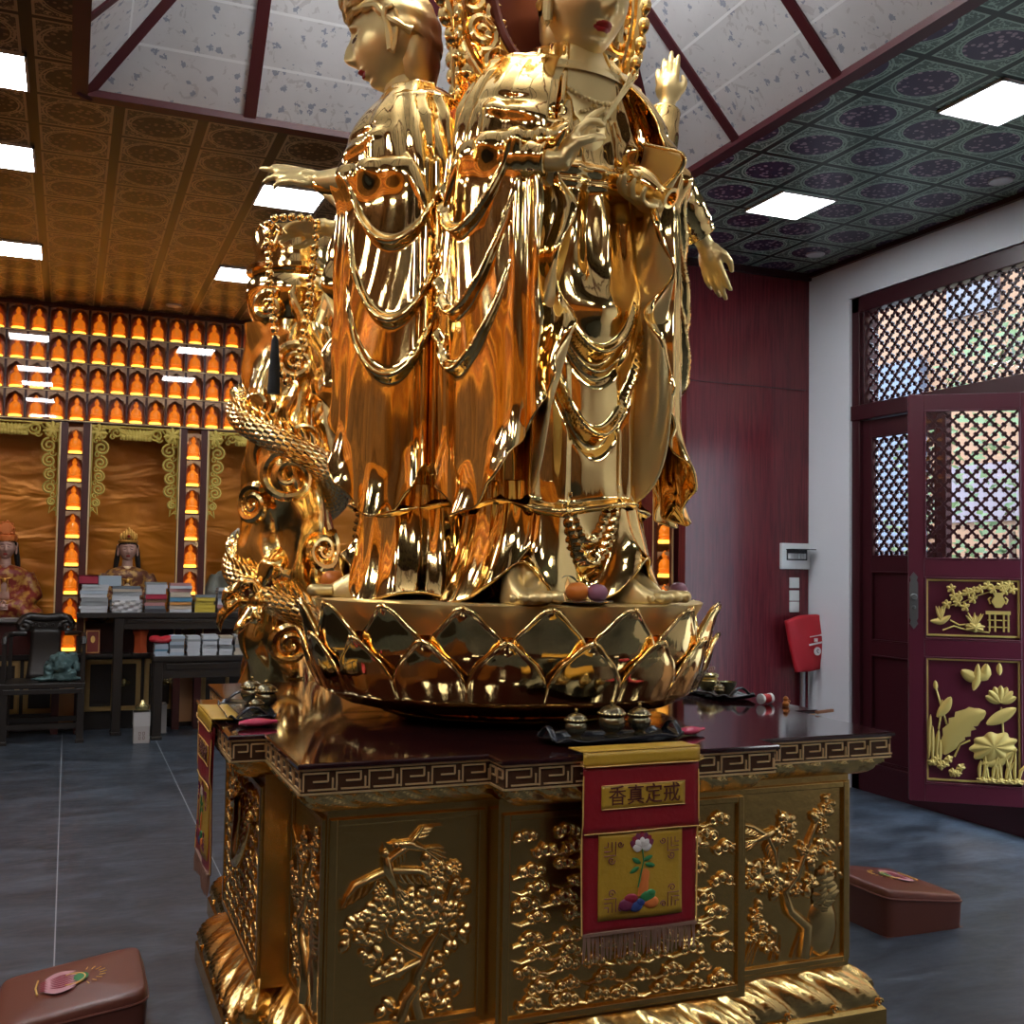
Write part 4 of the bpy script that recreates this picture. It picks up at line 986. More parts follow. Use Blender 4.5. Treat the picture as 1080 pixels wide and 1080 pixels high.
# ------------------------------------------------------------------ kneeling cushions
def cushion(loc, rz, sx, sy, h, label, tilt=.2):
    t = thing('kneeling_cushion', label, 'cushion', loc, (0, 0, rz), 'brown leather kneeling cushions')
    def f(u, v):
        a = 2 * pi * u; e = .20; ca, sa = cos(a), sin(a)
        X = sx / 2 * abs(ca) ** e * (1 if ca > 0 else -1); Y = sy / 2 * abs(sa) ** e * (1 if sa > 0 else -1)
        if v < .5: t_ = v / .5; k = 1 - .02 * (1 - t_); z = t_ * (h - .03)
        else:
            t_ = (v - .5) / .5; ang_ = t_ * pi / 2; k = 1 - .10 * (1 - cos(min(ang_ * 1.3, pi / 2))); z = h - .03 + .03 * sin(min(ang_ * 1.6, pi / 2))
            if t_ > .6: s_ = (t_ - .6) / .4; k *= 1 - s_; z += .012 * s_
        return (X * k, Y * k, z * (1 + tilt * X * k / (sx / 2)))
    m = M(); m.grid(f, 96, 28, cu=True); m.add([(sx / 2 * q, sy / 2 * r, .001) for q, r in ((-.97, -.97), (.97, -.97), (.97, .97), (-.97, .97))], [(0, 1, 2, 3)])
    m.build('body', leather, t, angle=60)
    m = M(); pl = []
    for z in (h - .028,):
        P = [f(i / 96, .5) for i in range(97)]; m.tube([(p[0] * 1.003, p[1] * 1.003, p[2]) for p in P], .0045, 6)
    m.build('piping', leather, t)
    m = M(); Z = h + .0125
    def pet(k, path, w):
        m.k = k; P = [Vector((p[0], p[1], 0)) for p in path]; n = 10
        def at(t): q = t * (len(P) - 1); i = min(int(q), len(P) - 2); return P[i].lerp(P[i + 1], q - i)
        m.grid(lambda u, v: (lambda c, d: (c.x - d.y * (v * 2 - 1) * w * sin(pi * (u * .96 + .02)) ** .7, c.y + d.x * (v * 2 - 1) * w * sin(pi * (u * .96 + .02)) ** .7, Z + .0008 * k))(at(u), (at(min(1, u + .05)) - at(max(0, u - .05))).normalized()), n, 3)
    for q in range(-4, 5): pet(1 + (abs(q) % 2) * 0, [(q * .012, -.06), (q * .020, -.02), (q * .016, .03)], .012)
    for q in range(-3, 4): pet(2, [(q * .012, -.045), (q * .017, -.01), (q * .012, .02)], .006)
    for q in range(-2, 3): pet(0, [(q * .014, -.075), (q * .02, -.05), (q * .026, -.03)], .008)
    m.k = 3; m.grid(lambda u, v: (.034 * v * cos(2 * pi * u), .045 + .022 * v * sin(2 * pi * u), Z + .002), 24, 3, cu=True)
    m.k = 4; m.tube([(.045 * cos(a / 10), .035 + .042 * sin(a / 10) - .02, Z) for a in range(-4, 36)], .0035, 6); m.tube([(-.06, -.08, Z), (0, -.086, Z), (.06, -.08, Z)], .003, 6)
    for q in range(9): m.tube([(.055 * cos(.3 + q * .32), .045 + .055 * sin(.3 + q * .32), Z), (.075 * cos(.3 + q * .32), .045 + .075 * sin(.3 + q * .32), Z)], .0015, 5)
    m.v = [(p[1], -p[0], p[2] + h * tilt * p[1] / (sx / 2)) for p in m.v]
    e = m.build('lotus_emblem', [emb['crimson'], emb['pink'], emb['crimson'], emb['green'], emb['gold']], t, loc=(-.02, 0, -.001), recalc=False)
    return t
cushion((.055, 3.735, 0), 0, .43, .43, .163, 'brown leather kneeling cushion with pink lotus emblem in the left foreground')
cushion((3.345, 3.805, 0), pi, .42, .45, .163, 'brown leather kneeling cushion right of the golden pedestal, below the open door')
# ------------------------------------------------------------------ pedestal
PX, PY, TOP = 1.55, 3.83, .97
ped = thing('pedestal', 'golden carved square pedestal with dark red lacquer top and key-pattern edge', 'pedestal', (PX, PY, 0))
def poly(H, c, p):
    return [(-H, -H), (-c, -H), (-c, -H - p), (c, -H - p), (c, -H), (H, -H), (H, -c), (H + p, -c), (H + p, c), (H, c), (H, H), (c, H), (c, H + p), (-c, H + p), (-c, H), (-H, H), (-H, c), (-H - p, c), (-H - p, -c), (-H, -c)]
H0, C0, P0 = .98, .45, .105
def prof_prism(m, prof):
    """stack of redented outlines: prof = [(inset, z)]"""
    R_ = [poly(H0 - d, C0 - d, P0) for d, z in prof]; n = 20; V = []; F = []
    for r, (d, z) in zip(R_, prof): V += [(x, y, z) for x, y in r]
    for j in range(len(prof) - 1):
        for i in range(n): F.append((j * n + i, j * n + (i + 1) % n, (j + 1) * n + (i + 1) % n, (j + 1) * n + i))
    F.append(tuple(reversed(range(n)))); F.append(tuple((len(prof) - 1) * n + i for i in range(n))); return m.add(V, F)
prof_prism(M(), [(.02, .955), (.0, .957), (0, .966), (.004, .97)]).build('top_slab', lacquer, ped, smooth=False)
prof_prism(M(), [(.012, .885), (.012, .957)]).build('key_band', band_dark, ped, smooth=False)
def edges(d):
    p = poly(H0 - d, C0 - d, P0)
    for i in range(20):
        a, b = Vector((*p[i], 0)), Vector((*p[(i + 1) % 20], 0)); t = (b - a); L = t.length; t.normalize(); yield a, t, Vector((t.y, -t.x, 0)), L
m = M()
for a, t, n, L in edges(.012):
    X = frame(a, t, -n); y0, y1 = -.005, .001
    m.box(0, L, y0 - .001, y1, .950, .955, X); m.box(0, L, y0 - .001, y1, .887, .892, X)
    if L < .2: nu = max(1, round(L / .055))
    else: nu = round(L / .093)
    u = L / nu; w = .0042
    for k in range(nu):
        o = k * u
        def hb(x0, x1, z): m.box(o + x0 * u, o + x1 * u, y0, y1, z - w / 2, z + w / 2, X)
        def vb(x, z0, z1): m.box(o + x * u - w / 2, o + x * u + w / 2, y0, y1, z0, z1, X)
        if L > .2:
            vb(.06, .897, .945); hb(.06, .80, .943); vb(.80, .921, .945); hb(.35, .80, .921); hb(.20, 1.06, .900); vb(.2, .900, .921) if False else None
            vb(.94, .900, .930); hb(.94, 1.06, .943) if False else None
        else: vb(.1, .900, .940); hb(.1, .9, .940); hb(.35, .9, .918); vb(.9, .918, .940)
m.build('key_pattern', key_gold, ped, smooth=False)
def moulding(name, base, z0, z1, d0, d1, unit, amp, slant, mat, nt=14, belly=1.0, lobes=2):
    """carved moulding swept round the redented outline; t=0 bottom, 1 top"""
    m = M(); p_in = None
    for a0, t, n, L in edges(0):
        pass
    pl = lambda d: poly(H0 - d, C0 - d, P0)
    for i in range(20):
        L = (Vector(pl(0)[i]) - Vector(pl(0)[(i + 1) % 20])).length; nu = max(1, round(L / unit)); ns = nu * 14 + 1 if L > .2 else 13
        def f(u, v, i=i, nu=nu):
            d = d0 + (d1 - d0) * base(v); bul = sin(pi * v) ** .8
            ph = (u * nu + slant * (v - .5)); fr_ = ph - math.floor(ph); x = 2 * fr_ - 1
            petal = sqrt(max(0, 1 - x * x)); rib = .30 * cos(x * pi * 4)
            edge_fade = min(1, u / .02, (1 - u) / .02) if True else 1
            dd = amp * bul * (1.25 * petal + rib * .55 * (.4 + v) - .65) * (1 if edge_fade > .3 else 0.2)
            q = pl(d - dd); A = Vector(q[i]); B = Vector(q[(i + 1) % 20]); P = A.lerp(B, u)
            return (P.x, P.y, z0 + (z1 - z0) * v)
        m.grid(f, ns, nt)
    return m.build(name, mat, ped, angle=70)
moulding('leaf_moulding', lambda v: v ** .6, .822, .886, .100, .022, .115, .030, .7, relief_gold)
BH, BC_, = .875, .41
def prof_prism2(m, prof):
    n = 20; V = []; F = []
    for H, c, p, z in prof: V += [(x, y, z) for x, y in poly(H, c, p)]
    for j in range(len(prof) - 1):
        for i in range(n): F.append((j * n + i, j * n + (i + 1) % n, (j + 1) * n + (i + 1) % n, (j + 1) * n + i))
    F.append(tuple(reversed(range(n)))); F.append(tuple((len(prof) - 1) * n + i for i in range(n))); return m.add(V, F)
prof_prism2(M(), [(BH, BC_, .09, .19), (BH, BC_, .09, .84)]).build('body', plinth_gold, ped, smooth=False)
prof_prism2(M(), [(H0 - .04, C0 - .04, P0, 0), (H0 - .02, C0 - .02, P0, .01), (H0 - .02, C0 - .02, P0, .075), (H0 - .03, C0 - .03, P0, .085)]).build('plinth', plinth_gold, ped, smooth=False)
moulding('lotus_moulding', lambda v: 1 - (1 - v) ** 1.0 if False else v ** 2.2, .083, .205, .035, .115, .165, .042, .5, relief_gold)
sb0 = None
for a, t, n, L in edges(.03):
    nu = max(1, round(L / .165))
    for k in range(nu):
        c = a + t * (L * (k + .9) / nu) + Vector((0, 0, .10)); rz_ = atan2(t.y, t.x)
        if sb0 is None: sb0 = M().tube([(q[0], -.008, q[2]) for q in scroll((0, 0), .014, 1.2, 0, 1, 12)], .005, 6).build('scroll_bead', polished, ped, c, (0, 0, rz_))
        else: inst(sb0, None, ped, c, (0, 0, rz_))
# relief panels -------------------------------------------------------------------
def frame_bars(m, w, h):
    for q in ((-w + .022, w - .022, 0, .02), (-w + .022, w - .022, h - .02, h), (-w, -w + .022, 0, h), (w - .022, w, 0, h)): m.box(q[0], q[1], -.012, .0, q[2], q[3])
def flower(m, x, z, r, k=7, y=-.006):
    for q in range(k):
        a = q * 2 * pi / k + x * 40; m.ell((0, 0, 0), (r * .42, .008, r * .30), 8, 6, Matrix.Translation((x + r * .62 * cos(a), y, z + r * .62 * sin(a))) @ Matrix.Rotation(-a, 4, 'Y'))
    for q in range(5):
        a = q * 1.257; m.ell((x + r * .22 * cos(a), y - .006, z + r * .22 * sin(a)), (r * .2, .007, r * .2), 6, 5)
def leafr(m, x, z, r, a, y=-.004):
    X = Matrix.Translation((x, y, z)) @ Matrix.Rotation(-a, 4, 'Y')
    m.grid(lambda u, v: (r * u, -.010 * sin(pi * u) * (1 - (2 * v - 1) ** 2) - .002, (2 * v - 1) * r * .34 * sin(pi * min(1, u * .95 + .03)) ** .7 * (1 + .15 * sin(u * 20))), 10, 5, xf=X)
def limb(m, pts, r0, r1):
    P = [(x, -.004, z) for x, z in pts]; n = len(P); m.tube(P, [r0 + (r1 - r0) * i / (n - 1) for i in range(n)], 7, flat=.9)
def bird(m, x, z, s, wings, tail, head):
    """small flying bird; wings = [(angle, length)], angles in degrees"""
    D = lambda a: Vector((cos(radians(a)), 0, sin(radians(a)))); C = Vector((x, -.008, z)); h = D(head); t = D(tail)
    m.tube([C + h * .05 * s, C + h * .03 * s, C, C + t * .04 * s, C + t * .06 * s], [.004 * s, .013 * s, .018 * s, .012 * s, .006 * s], 9); m.ell(tuple(C + h * .048 * s + Vector((0, -.003, 0))), .013 * s, 9, 7); m.tube([C + h * .055 * s, C + h * .075 * s], [.005 * s, .001], 5)
    for k in range(4): q = D(tail + 7 * (k - 1.5)); m.tube([C + t * .05 * s, C + q * .10 * s, C + q * (.15 - .01 * k) * s], [.006 * s, .007 * s, .002 * s], 6)
    for a, L in wings:
        w = D(a); n = Vector((-w.z, 0, w.x)); n = n if n.dot(t) > 0 else -n; sh = C + w * .012 * s
        m.tube([sh, sh + w * L * .45 * s - n * .012 * s, sh + w * L * s], [.012 * s, .010 * s, .003 * s], 8)
        for k in range(6): p = sh + w * L * (.12 + .12 * k) * s; m.tube([p, p + w * L * .10 * s + n * .020 * s, p + w * L * .22 * s + n * (.030 - .003 * k) * s], [.006 * s, .0075 * s, .002 * s], 6)
def foliage(m, x, z, r, n, rg):
    for q in range(n):
        a = rg.random() * 6.28; d = r * sqrt(rg.random()); X, Z = x + d * cos(a), z + d * sin(a) * .8
        if rg.random() < .6: leafr(m, X, Z, rg.uniform(.03, .05), rg.random() * 6.28, -.003 - rg.random() * .006)
        else: m.ell((X, -.005 - rg.random() * .006, Z), (.013, .008, .011), 7, 5)
def rel_peony(m, w, h):
    rg = random.Random(3); X = lambda u: -w + 2 * w * u; Z = lambda v: h * v
    limb(m, [(X(.60), Z(-.0)), (X(.56), Z(.10)), (X(.58), Z(.22)), (X(.66), Z(.34)), (X(.74), Z(.42)), (X(.80), Z(.56)), (X(.84), Z(.66))], .022, .006)
    limb(m, [(X(.57), Z(.16)), (X(.50), Z(.10)), (X(.45), Z(.0))], .02, .024)
    limb(m, [(X(.62), Z(.30)), (X(.48), Z(.36)), (X(.34), Z(.43)), (X(.30), Z(.52)), (X(.26), Z(.62))], .008, .005)
    limb(m, [(X(.22), Z(.21)), (X(.40), Z(.235)), (X(.62), Z(.285))], .016, .010); limb(m, [(X(.74), Z(.42)), (X(.86), Z(.36)), (X(.90), Z(.33))], .007, .004)
    limb(m, [(X(.78), Z(.50)), (X(.76), Z(.62)), (X(.72), Z(.70))], .006, .004)
    for u, v, r in [(.30, .55, .050), (.62, .53, .058), (.70, .74, .036), (.28, .665, .022), (.86, .74, .026), (.46, .45, .03)]: flower(m, X(u), Z(v), r, 9)
    for u, v, r, n in [(.14, .50, .055, 14), (.26, .53, .06, 12), (.45, .58, .05, 12), (.56, .48, .06, 14), (.72, .52, .055, 14), (.84, .50, .05, 12), (.88, .38, .05, 12), (.22, .36, .05, 10), (.42, .30, .045, 10), (.70, .73, .05, 12), (.88, .64, .045, 10), (.74, .23, .05, 10), (.60, .13, .045, 9), (.74, .08, .05, 10), (.40, .06, .05, 8), (.62, .62, .05, 10)]: foliage(m, X(u), Z(v), r, n, rg)
    bird(m, X(.33), Z(.765), 1., [(208, .19), (-14, .17)], -62, 100); bird(m, X(.50), Z(.885), .85, [(48, .15), (222, .13)], -20, 175)
def rel_plum(m, w, h):
    rg = random.Random(9); X = lambda u: -w + 2 * w * u; Z = lambda v: h * v
    limb(m, [(X(.62), Z(.02)), (X(.66), Z(.20)), (X(.48), Z(.30)), (X(.42), Z(.42)), (X(.55), Z(.50)), (X(.62), Z(.60)), (X(.70), Z(.72)), (X(.80), Z(.85)), (X(.92), Z(.97))], .026, .005)
    limb(m, [(X(.45), Z(.36)), (X(.34), Z(.52)), (X(.36), Z(.66)), (X(.42), Z(.80)), (X(.38), Z(.90))], .010, .004); limb(m, [(X(.62), Z(.60)), (X(.74), Z(.66)), (X(.88), Z(.70))], .008, .004); limb(m, [(X(.5), Z(.60)), (X(.62), Z(.58))], .006, .006)
    for u, v in [(.42, .84), (.40, .72), (.50, .76), (.78, .84), (.88, .90), (.84, .78), (.80, .66), (.90, .64), (.72, .60), (.62, .66), (.30, .52), (.22, .58), (.34, .44), (.20, .46), (.10, .56), (.06, .50), (.56, .42), (.70, .46), (.48, .54), (.14, .30), (.20, .22), (.10, .18), (.26, .12), (.92, .52)]: flower(m, X(u), Z(v), .026, 5); foliage(m, X(u), Z(v), .035, 3, rg)
    for q in range(20): a = rg.uniform(-.4, 1.0); leafr(m, X(.72 + .1 * rg.random()), Z(.30 + .15 * rg.random()), .075, a)
    for q in range(16): x = rg.random(); limb(m, [(X(x), Z(.02)), (X(x + .03), Z(.08)), (X(x + .12 * rg.uniform(-1, 1)), Z(.16))], .005, .002)
    m.ell((X(.84), .0, Z(.18)), (.06, .018, .10), 12, 8); bird(m, X(.24), Z(.76), .75, [(160, .15), (-70, .15)], 200, 25)
def rel_cloud(m, w, h):
    rg = random.Random(5); X = lambda u: -w + 2 * w * u; Z = lambda v: h * v
    spots = []
    for r_ in range(11):
        for c_ in range(7):
            u = .06 + c_ * .148 + (r_ % 2) * .05 + rg.uniform(-.02, .02); v = .05 + r_ * .088 + rg.uniform(-.012, .012)
            if u < .97: spots.append((u, v))
    for u, v in spots:
        s = rg.uniform(.8, 1.15); sg = rg.choice((-1, 1)); x, z = X(u), Z(v)
        for dx, dz, r in ((0, 0, .022), (-.024, -.006, .016), (.024, -.006, .016)):
            m.tube([(x + s * (dx + q[0]), -.006, z + s * (dz + q[2])) for q in scroll((0, 0), r, 1.4, rg.random() * 6, sg, 14)], .0055 * s, 6); m.ell((x + s * dx, -.004, z + s * dz), (r * .75 * s, .009, r * .75 * s), 8, 6)
        m.tube([(x + sg * .02, -.004, z - .012 * s), (x + sg * .06 * s, -.004, z - .022 * s), (x + sg * .095 * s, -.003, z - .012 * s)], [.007, .006, .002], 6)
    # coiled dragon over the clouds
    P = []
    for i in range(60):
        t = i / 59; P.append((X(.28 + .48 * t + .10 * sin(t * 9)), -.010, Z(.62 + .20 * sin(t * 7.5 + .6))))
    m.tube(P, [.010 + .014 * sin(pi * min(1, i / 59 * .9 + .1)) for i in range(60)], 8)
    for i in range(3, 58, 2): m.ell((P[i][0], -.022, P[i][2]), (.010, .010, .010), 6, 5)
    m.ell(P[-1], (.035, .022, .026), 10, 8); m.ell((P[-1][0] + .03, -.02, P[-1][2] - .008), (.022, .014, .012))
def panel_set(w, h, rel):
    m = M(); rel(m, w - .03, h); V = []
    for x, y, z in m.v: V.append((max(-w + .02, min(w - .02, x)), y, max(-.0, min(h - .015, z)) + 0))
    m.v = V; return m
PZ, PH = .215, .585
fw = (BH - BC_) / 2 - .006; cw = BC_ - .012
rm = {k: panel_set(w_ - .012, PH - .045, fn) for k, w_, fn in (('peony', fw, rel_peony), ('plum', fw, rel_plum), ('cloud', cw, rel_cloud))}
cache = {}
def face_panel(kind, w, pos, rz):
    f_ = M(); frame_bars(f_, w, PH)
    if kind not in cache:
        o = f_.build('panel_frame', plinth_gold, ped, (pos[0], pos[1], PZ), (0, 0, rz), smooth=False, bevel=.003)
        r_ = rm[kind].build('carved_relief', relief_gold, o, (0, -.001, .022), angle=60); cache[kind] = o
    else:
        o = inst(cache[kind], None, ped, (pos[0], pos[1], PZ), (0, 0, rz)); inst(cache[kind].children[0], None, o)
for q in range(4):
    rz = [0, -pi / 2, pi, pi / 2][q]; R_ = Matrix.Rotation(rz, 3, 'Z')
    for kind, x in (('peony', -(BH + BC_) / 2), ('plum', (BH + BC_) / 2)): p = R_ @ Vector((x, -BH, 0)); face_panel(kind, fw, p, rz)
    face_panel('cloud', cw, R_ @ Vector((0, -BH - .09, 0)), rz)
# ------------------------------------------------------------------ banners
def banner(loc, rz, label, w=.36):
    t = thing('altar_banner', label, 'banner', loc, (0, 0, rz), 'red and yellow altar banners')
    Hh = .53; a = w / 2
    wav = lambda x, z: -.004 - .010 * (1 - z / Hh) * (1 + sin(x * 22 + z * 9)) * .5
    def sheet(m, x0, x1, z0, z1, off, n=(14, 14)):
        m.grid(lambda u, v: (x0 + (x1 - x0) * u, wav(x0 + (x1 - x0) * u, z0 + (z1 - z0) * v) - off, z0 + (z1 - z0) * v), *n)
    m = M(); sheet(m, -a, a, .03, .50, 0, (22, 26)); m.build('red_ground', redsatin, t, solid=.004)
    m = M(); sheet(m, -a - .006, a + .006, .49, Hh, .012, (22, 4)); m.grid(lambda u, v: (-a - .006 + (2 * a + .012) * u, wav(-a + 2 * a * u, Hh) - .012 + .10 * v, Hh + .003 - .004 * v ** .5), 22, 6)
    m.build('yellow_heading', yellowcloth, t, solid=.004)
    m = M(); sheet(m, -a - .004, a + .004, .305, .492, .007, (22, 12)); m.build('red_flap', redsatin, t, solid=.004)
    m = M(); sheet(m, -a * .72, a * .76, .372, .437, .011, (22, 6)); m.build('title_patch', yellowcloth, t, solid=.003)
    m = M(); sheet(m, -a * .74, a * .74, .065, .305, .004, (20, 14)); m.build('yellow_panel', yellowcloth, t, solid=.003)
    put(text_mesh('香真定戒', .058), 'lettering', ink, t, (.006, wav(0, .40) - .0145, .404), (pi / 2, 0, 0))
    m = M()
    for q in (-a - .004, a + .004): m.tube([(q, wav(q, z / 30) - .003 - .006 * (z > 9), z / 30) for z in range(1, 15)], .0022, 5)
    m.tube([(-a + 2 * a * q / 20, wav(-a + 2 * a * q / 20, .307) - .010, .306) for q in range(21)], .002, 5); m.tube([(-a + 2 * a * q / 20, wav(-a + 2 * a * q / 20, .49) - .016, .491) for q in range(21)], .002, 5)
    for z in (.372, .437): m.tube([(-a * .72 + a * 1.48 * q / 20, wav(-a * .72 + a * 1.48 * q / 20, z) - .013, z) for q in range(21)], .0015, 5)
    for sx in (-1, 1): m.tube([(sx * (a + .006), -.02, .50), (sx * (a + .016), -.02, .504), (sx * (a + .016), -.02, .496), (sx * (a + .006), -.02, .494)], .002, 5)
    m.build('gold_cord', emb['gold'], t)
    m = M()
    for q in range(75):
        x = -a + 2 * a * (q + .5) / 75 + rng.uniform(-.001, .001); e = rng.uniform(-.006, .006); m.tube([(x, wav(x, .03) - .002, .033), (x + e * .5, wav(x, .0) - .004 + rng.uniform(-.003, .003), .0), (x + e, wav(x, -.03) - .003, -.035 + rng.uniform(-.008, .008))], [.0022, .002, .0012], 5)
    m.box(-a, a, wav(0, .03) - .006, wav(0, .03) + .002, .028, .036)
    m.build('fringe', fringe_m, t)
    # embroidered lotus in a jewelled mound, corner frets
    m = M(); keys = list(emb); ks = {k: i for i, k in enumerate(keys)}
    yb = lambda z: wav(0, z) - .0075
    def petal(k, x, z, r, a_, wd=.36, off=0):
        m.k = ks[k]; X = Matrix.Translation((x, yb(z) - off, z)) @ Matrix.Rotation(-a_, 4, 'Y')
        m.grid(lambda u, v: (r * u, -.0025 * sin(pi * u) * (1 - (2 * v - 1) ** 2), (2 * v - 1) * r * wd * sin(pi * min(1, u * .94 + .04)) ** .7), 8, 5, xf=X)
    for q in range(7): petal('crimson' if q % 2 else 'purple', .0, .262, .040, .35 + q * .41)
    for q in range(5): petal('white', .0, .258, .030, .10 + q * .74, .4, .002)
    m.k = ks['green']; m.tube([(0, yb(.25) - .002, .255), (.004, yb(.22) - .002, .22), (-.006, yb(.18) - .002, .185), (-.014, yb(.15) - .002, .15)], .002, 5)
    for x, z, a_ in [(-.004, .215, 2.6), (.004, .222, .35), (-.01, .205, 3.6), (.01, .212, -.2)]: petal('green', x, z, .032, a_, .22)
    for q in range(5): petal('orange', -.012 + .006 * q, .125, .075, 1.1 + q * .14, .16)
    for k, x, z, r in [('purple', -.048, .105, .026), ('blue', -.02, .098, .022), ('crimson', -.035, .120, .022), ('green', .018, .122, .024), ('orange', .030, .105, .024), ('green', .028, .130, .016), ('blue', -.005, .108, .016)]: m.k = ks[k]; m.ell((x, yb(z), z), (r, .004, r * .7), 12, 6)
    m.k = ks['purple']
    for sx in (-1, 1):
        for sz, z0 in ((1, .085), (-1, .285)):
            for q in range(3):
                d = .012 + .012 * q
                m.tube([(sx * (a * .66 - 0), yb(z0) - .001, z0 + sz * (.006 + d)), (sx * (a * .66 - d), yb(z0) - .001, z0 + sz * (.006 + d)), (sx * (a * .66 - d), yb(z0) - .001, z0 + sz * .004)], .0014, 4)
            m.tube([(sx * (a * .60 - q[0]), yb(z0) - .001, z0 + sz * (q[2] + .03)) for q in scroll((.012, .025), .012, 1.3, 0, 1, 12)], .0014, 4); m.tube([(sx * (a * .60 - q[0]), yb(z0) - .001, z0 + sz * (q[2] + .0)) for q in scroll((.04, .012), .010, 1.3, 0, 1, 12)], .0014, 4)
    m.build('embroidered_lotus', [emb[k] for k in keys], t, recalc=False)
    return t
banner((1.52, PY - H0 - P0 - .004, .452), 0, 'red and yellow embroidered banner hanging at the front of the golden pedestal')
banner((PX - H0 - P0 - .004, 3.83, .452), -pi / 2, 'red and yellow banner seen edge-on at the left side of the golden pedestal')
# ------------------------------------------------------------------ the golden statue
G = lambda x, s: math.exp(-(x / s) ** 2)
def lerp_tab(tab, z):
    if z <= tab[0][0]: return tab[0][1:]
    for a, b in zip(tab, tab[1:]):
        if z <= b[0]:
            t = (z - a[0]) / (b[0] - a[0]); t = t * t * (3 - 2 * t) * .5 + t * .5
            return tuple(p + (q - p) * t for p, q in zip(a[1:], b[1:]))
    return tab[-1][1:]
st = thing('golden_statue', 'huge polished gold three-faced standing statue on a lotus base', 'statue', (PX, PY, TOP), (0, 0, -YAW))
def spart(m, name, mat, a, **k): return m.build(name, mat, st, loc=(0, 0, -TOP), rot=(0, 0, radians(a)), **k)
def sinst(o, a):
    c = inst(o, None, st, (0, 0, -TOP), (0, 0, radians(a)))
    for g in o.children: inst(g, None, c)
    return c
ANG = (30, -91, 149)
ROBE = [(1.68, .30, .565, .06), (2.0, .30, .57, .08), (2.4, .33, .57, .08), (2.8, .375, .56, .09), (2.95, .40, .55, .10), (3.07, .39, .54, .12), (3.17, .35, .525, .16), (3.235, .275, .51, .21), (3.285, .17, .495, .28), (3.32, .10, .48, .33)]
def UFOLD(u, z, uc, zl, w, h, amp, sh=.016):
    t = (u - uc) / w
    if abs(t) > 1.25: return 0
    dz = z - (zl + h * t * t); f = max(0, 1 - (abs(t) / 1.25) ** 4)
    return amp * f * (G(dz, sh) - .6 * G(dz + 2.3 * sh, 1.6 * sh))
def robe_pt(psi, z):
    hw_, vf, vb = lerp_tab(ROBE, z); vc, dv = (vf + vb) / 2, (vf - vb) / 2; s, c = sin(psi), cos(psi)
    u = hw_ * math.copysign(abs(s) ** .85, s); v = vc + dv * math.copysign(abs(c) ** .85, c); d = 0
    if c > 0:
        for a in ((0, 2.215, .155, .17, .040, .017), (0, 2.155, .19, .24, .024, .012), (0, 1.935, .19, .32, .045, .017)): d += UFOLD(u, z, *a)
        d += .050 * G(u, .11) * G(z - 2.36, .10)
        sm = G(z - 2.63, .16); d += sm * (.014 * sin(u * 62 + (z - 2.85) * u * 45) + .010 * sin(u * 31 + 2 * z))
        d += .022 * G(z - 2.84, .022) + .012 * G(z - 2.79, .012)
        for k in range(4):
            uk = .045 + .05 * k + (3.22 - z) * (.06 + .17 * k); w = max(0, min(1, (z - 2.84) / .06)); d += w * (.016 - .002 * k) * (G(abs(u) - uk, .010) - .5 * G(abs(u) - uk + .022, .012))
        d += .022 * G(u + .17, .05) * G(z - 2.98, .035) - .018 * G(u + .15, .03) * G(z - 3.02, .02) + .02 * G(u - .19, .05) * G(z - 2.95, .03)
        d -= .034 * G(u, .03 + max(0, z - 2.88) * .22) * (1 if 2.86 < z < 3.2 else 0) * G(z - 3.05, .14)
    w = max(0, min(1, (2.3 - z) / .25)); d += w * (.010 * sin(psi * 15) * (abs(u) > .10) + .002 * sin(psi * 31 + z * 3)) * (1 if abs(u) > .08 else .3)
    w = max(0, min(1, (z - 2.86) / .1)) * max(0, min(1, (3.2 - z) / .06)); d += w * .009 * sin(psi * 13 + z * 4) * (abs(u) > .2) + w * .006 * sin(psi * 23)
    d += .035 * G(z - 1.695, .016) + .012 * sin(psi * 7) * G(z - 1.68, .08)
    return (u + d * s, -(v + d * c), z + .02 * sin(psi * 4) * G(z - 1.68, .05))
m = M(); m.grid(lambda a, b: robe_pt(2 * pi * a, 1.68 + (3.32 - 1.68) * b), 260, 300, cu=True)
robe = spart(m, 'robe', polished, ANG[0], angle=180)
def skirt_pt(psi, z):
    t = (1.78 - z) / .40; s, c = sin(psi), cos(psi); hw_ = .30 + .10 * t ** 2.2; dv = .235 + .028 * t ** 2; vc = .31
    u = hw_ * math.copysign(abs(s) ** .8, s); v = vc + dv * math.copysign(abs(c) ** .8, c)
    d = ((.012 + .022 * t) * (abs(sin(psi * 5.5 + .4)) ** .8 - .5) + .0025 * sin(psi * 27 + z * 6)) * (1 - .9 * G(u, .12) * (c > 0))
    if c > 0:
        d += UFOLD(u, z, .0, 1.50, .10, .20, .035, .016) + UFOLD(u, z, .0, 1.575, .08, .15, .02, .012)
        d += .030 * G(abs(u) - .17, .06) * t; d -= .05 * G(u, .05) * t ** 2
    d += .02 * t ** 6
    return (u + d * s, -(v + d * c), z + t ** 2 * (.018 * sin(psi * 5) + (.13 * G(u - .18, .075) + .13 * G(u + .25, .075)) * (c > 0)))
m = M(); m.grid(lambda a, b: skirt_pt(2 * pi * a, 1.378 + .402 * b), 220, 90, cu=True)
skirt = spart(m, 'underskirt', polished, ANG[0], angle=180, solid=.012)
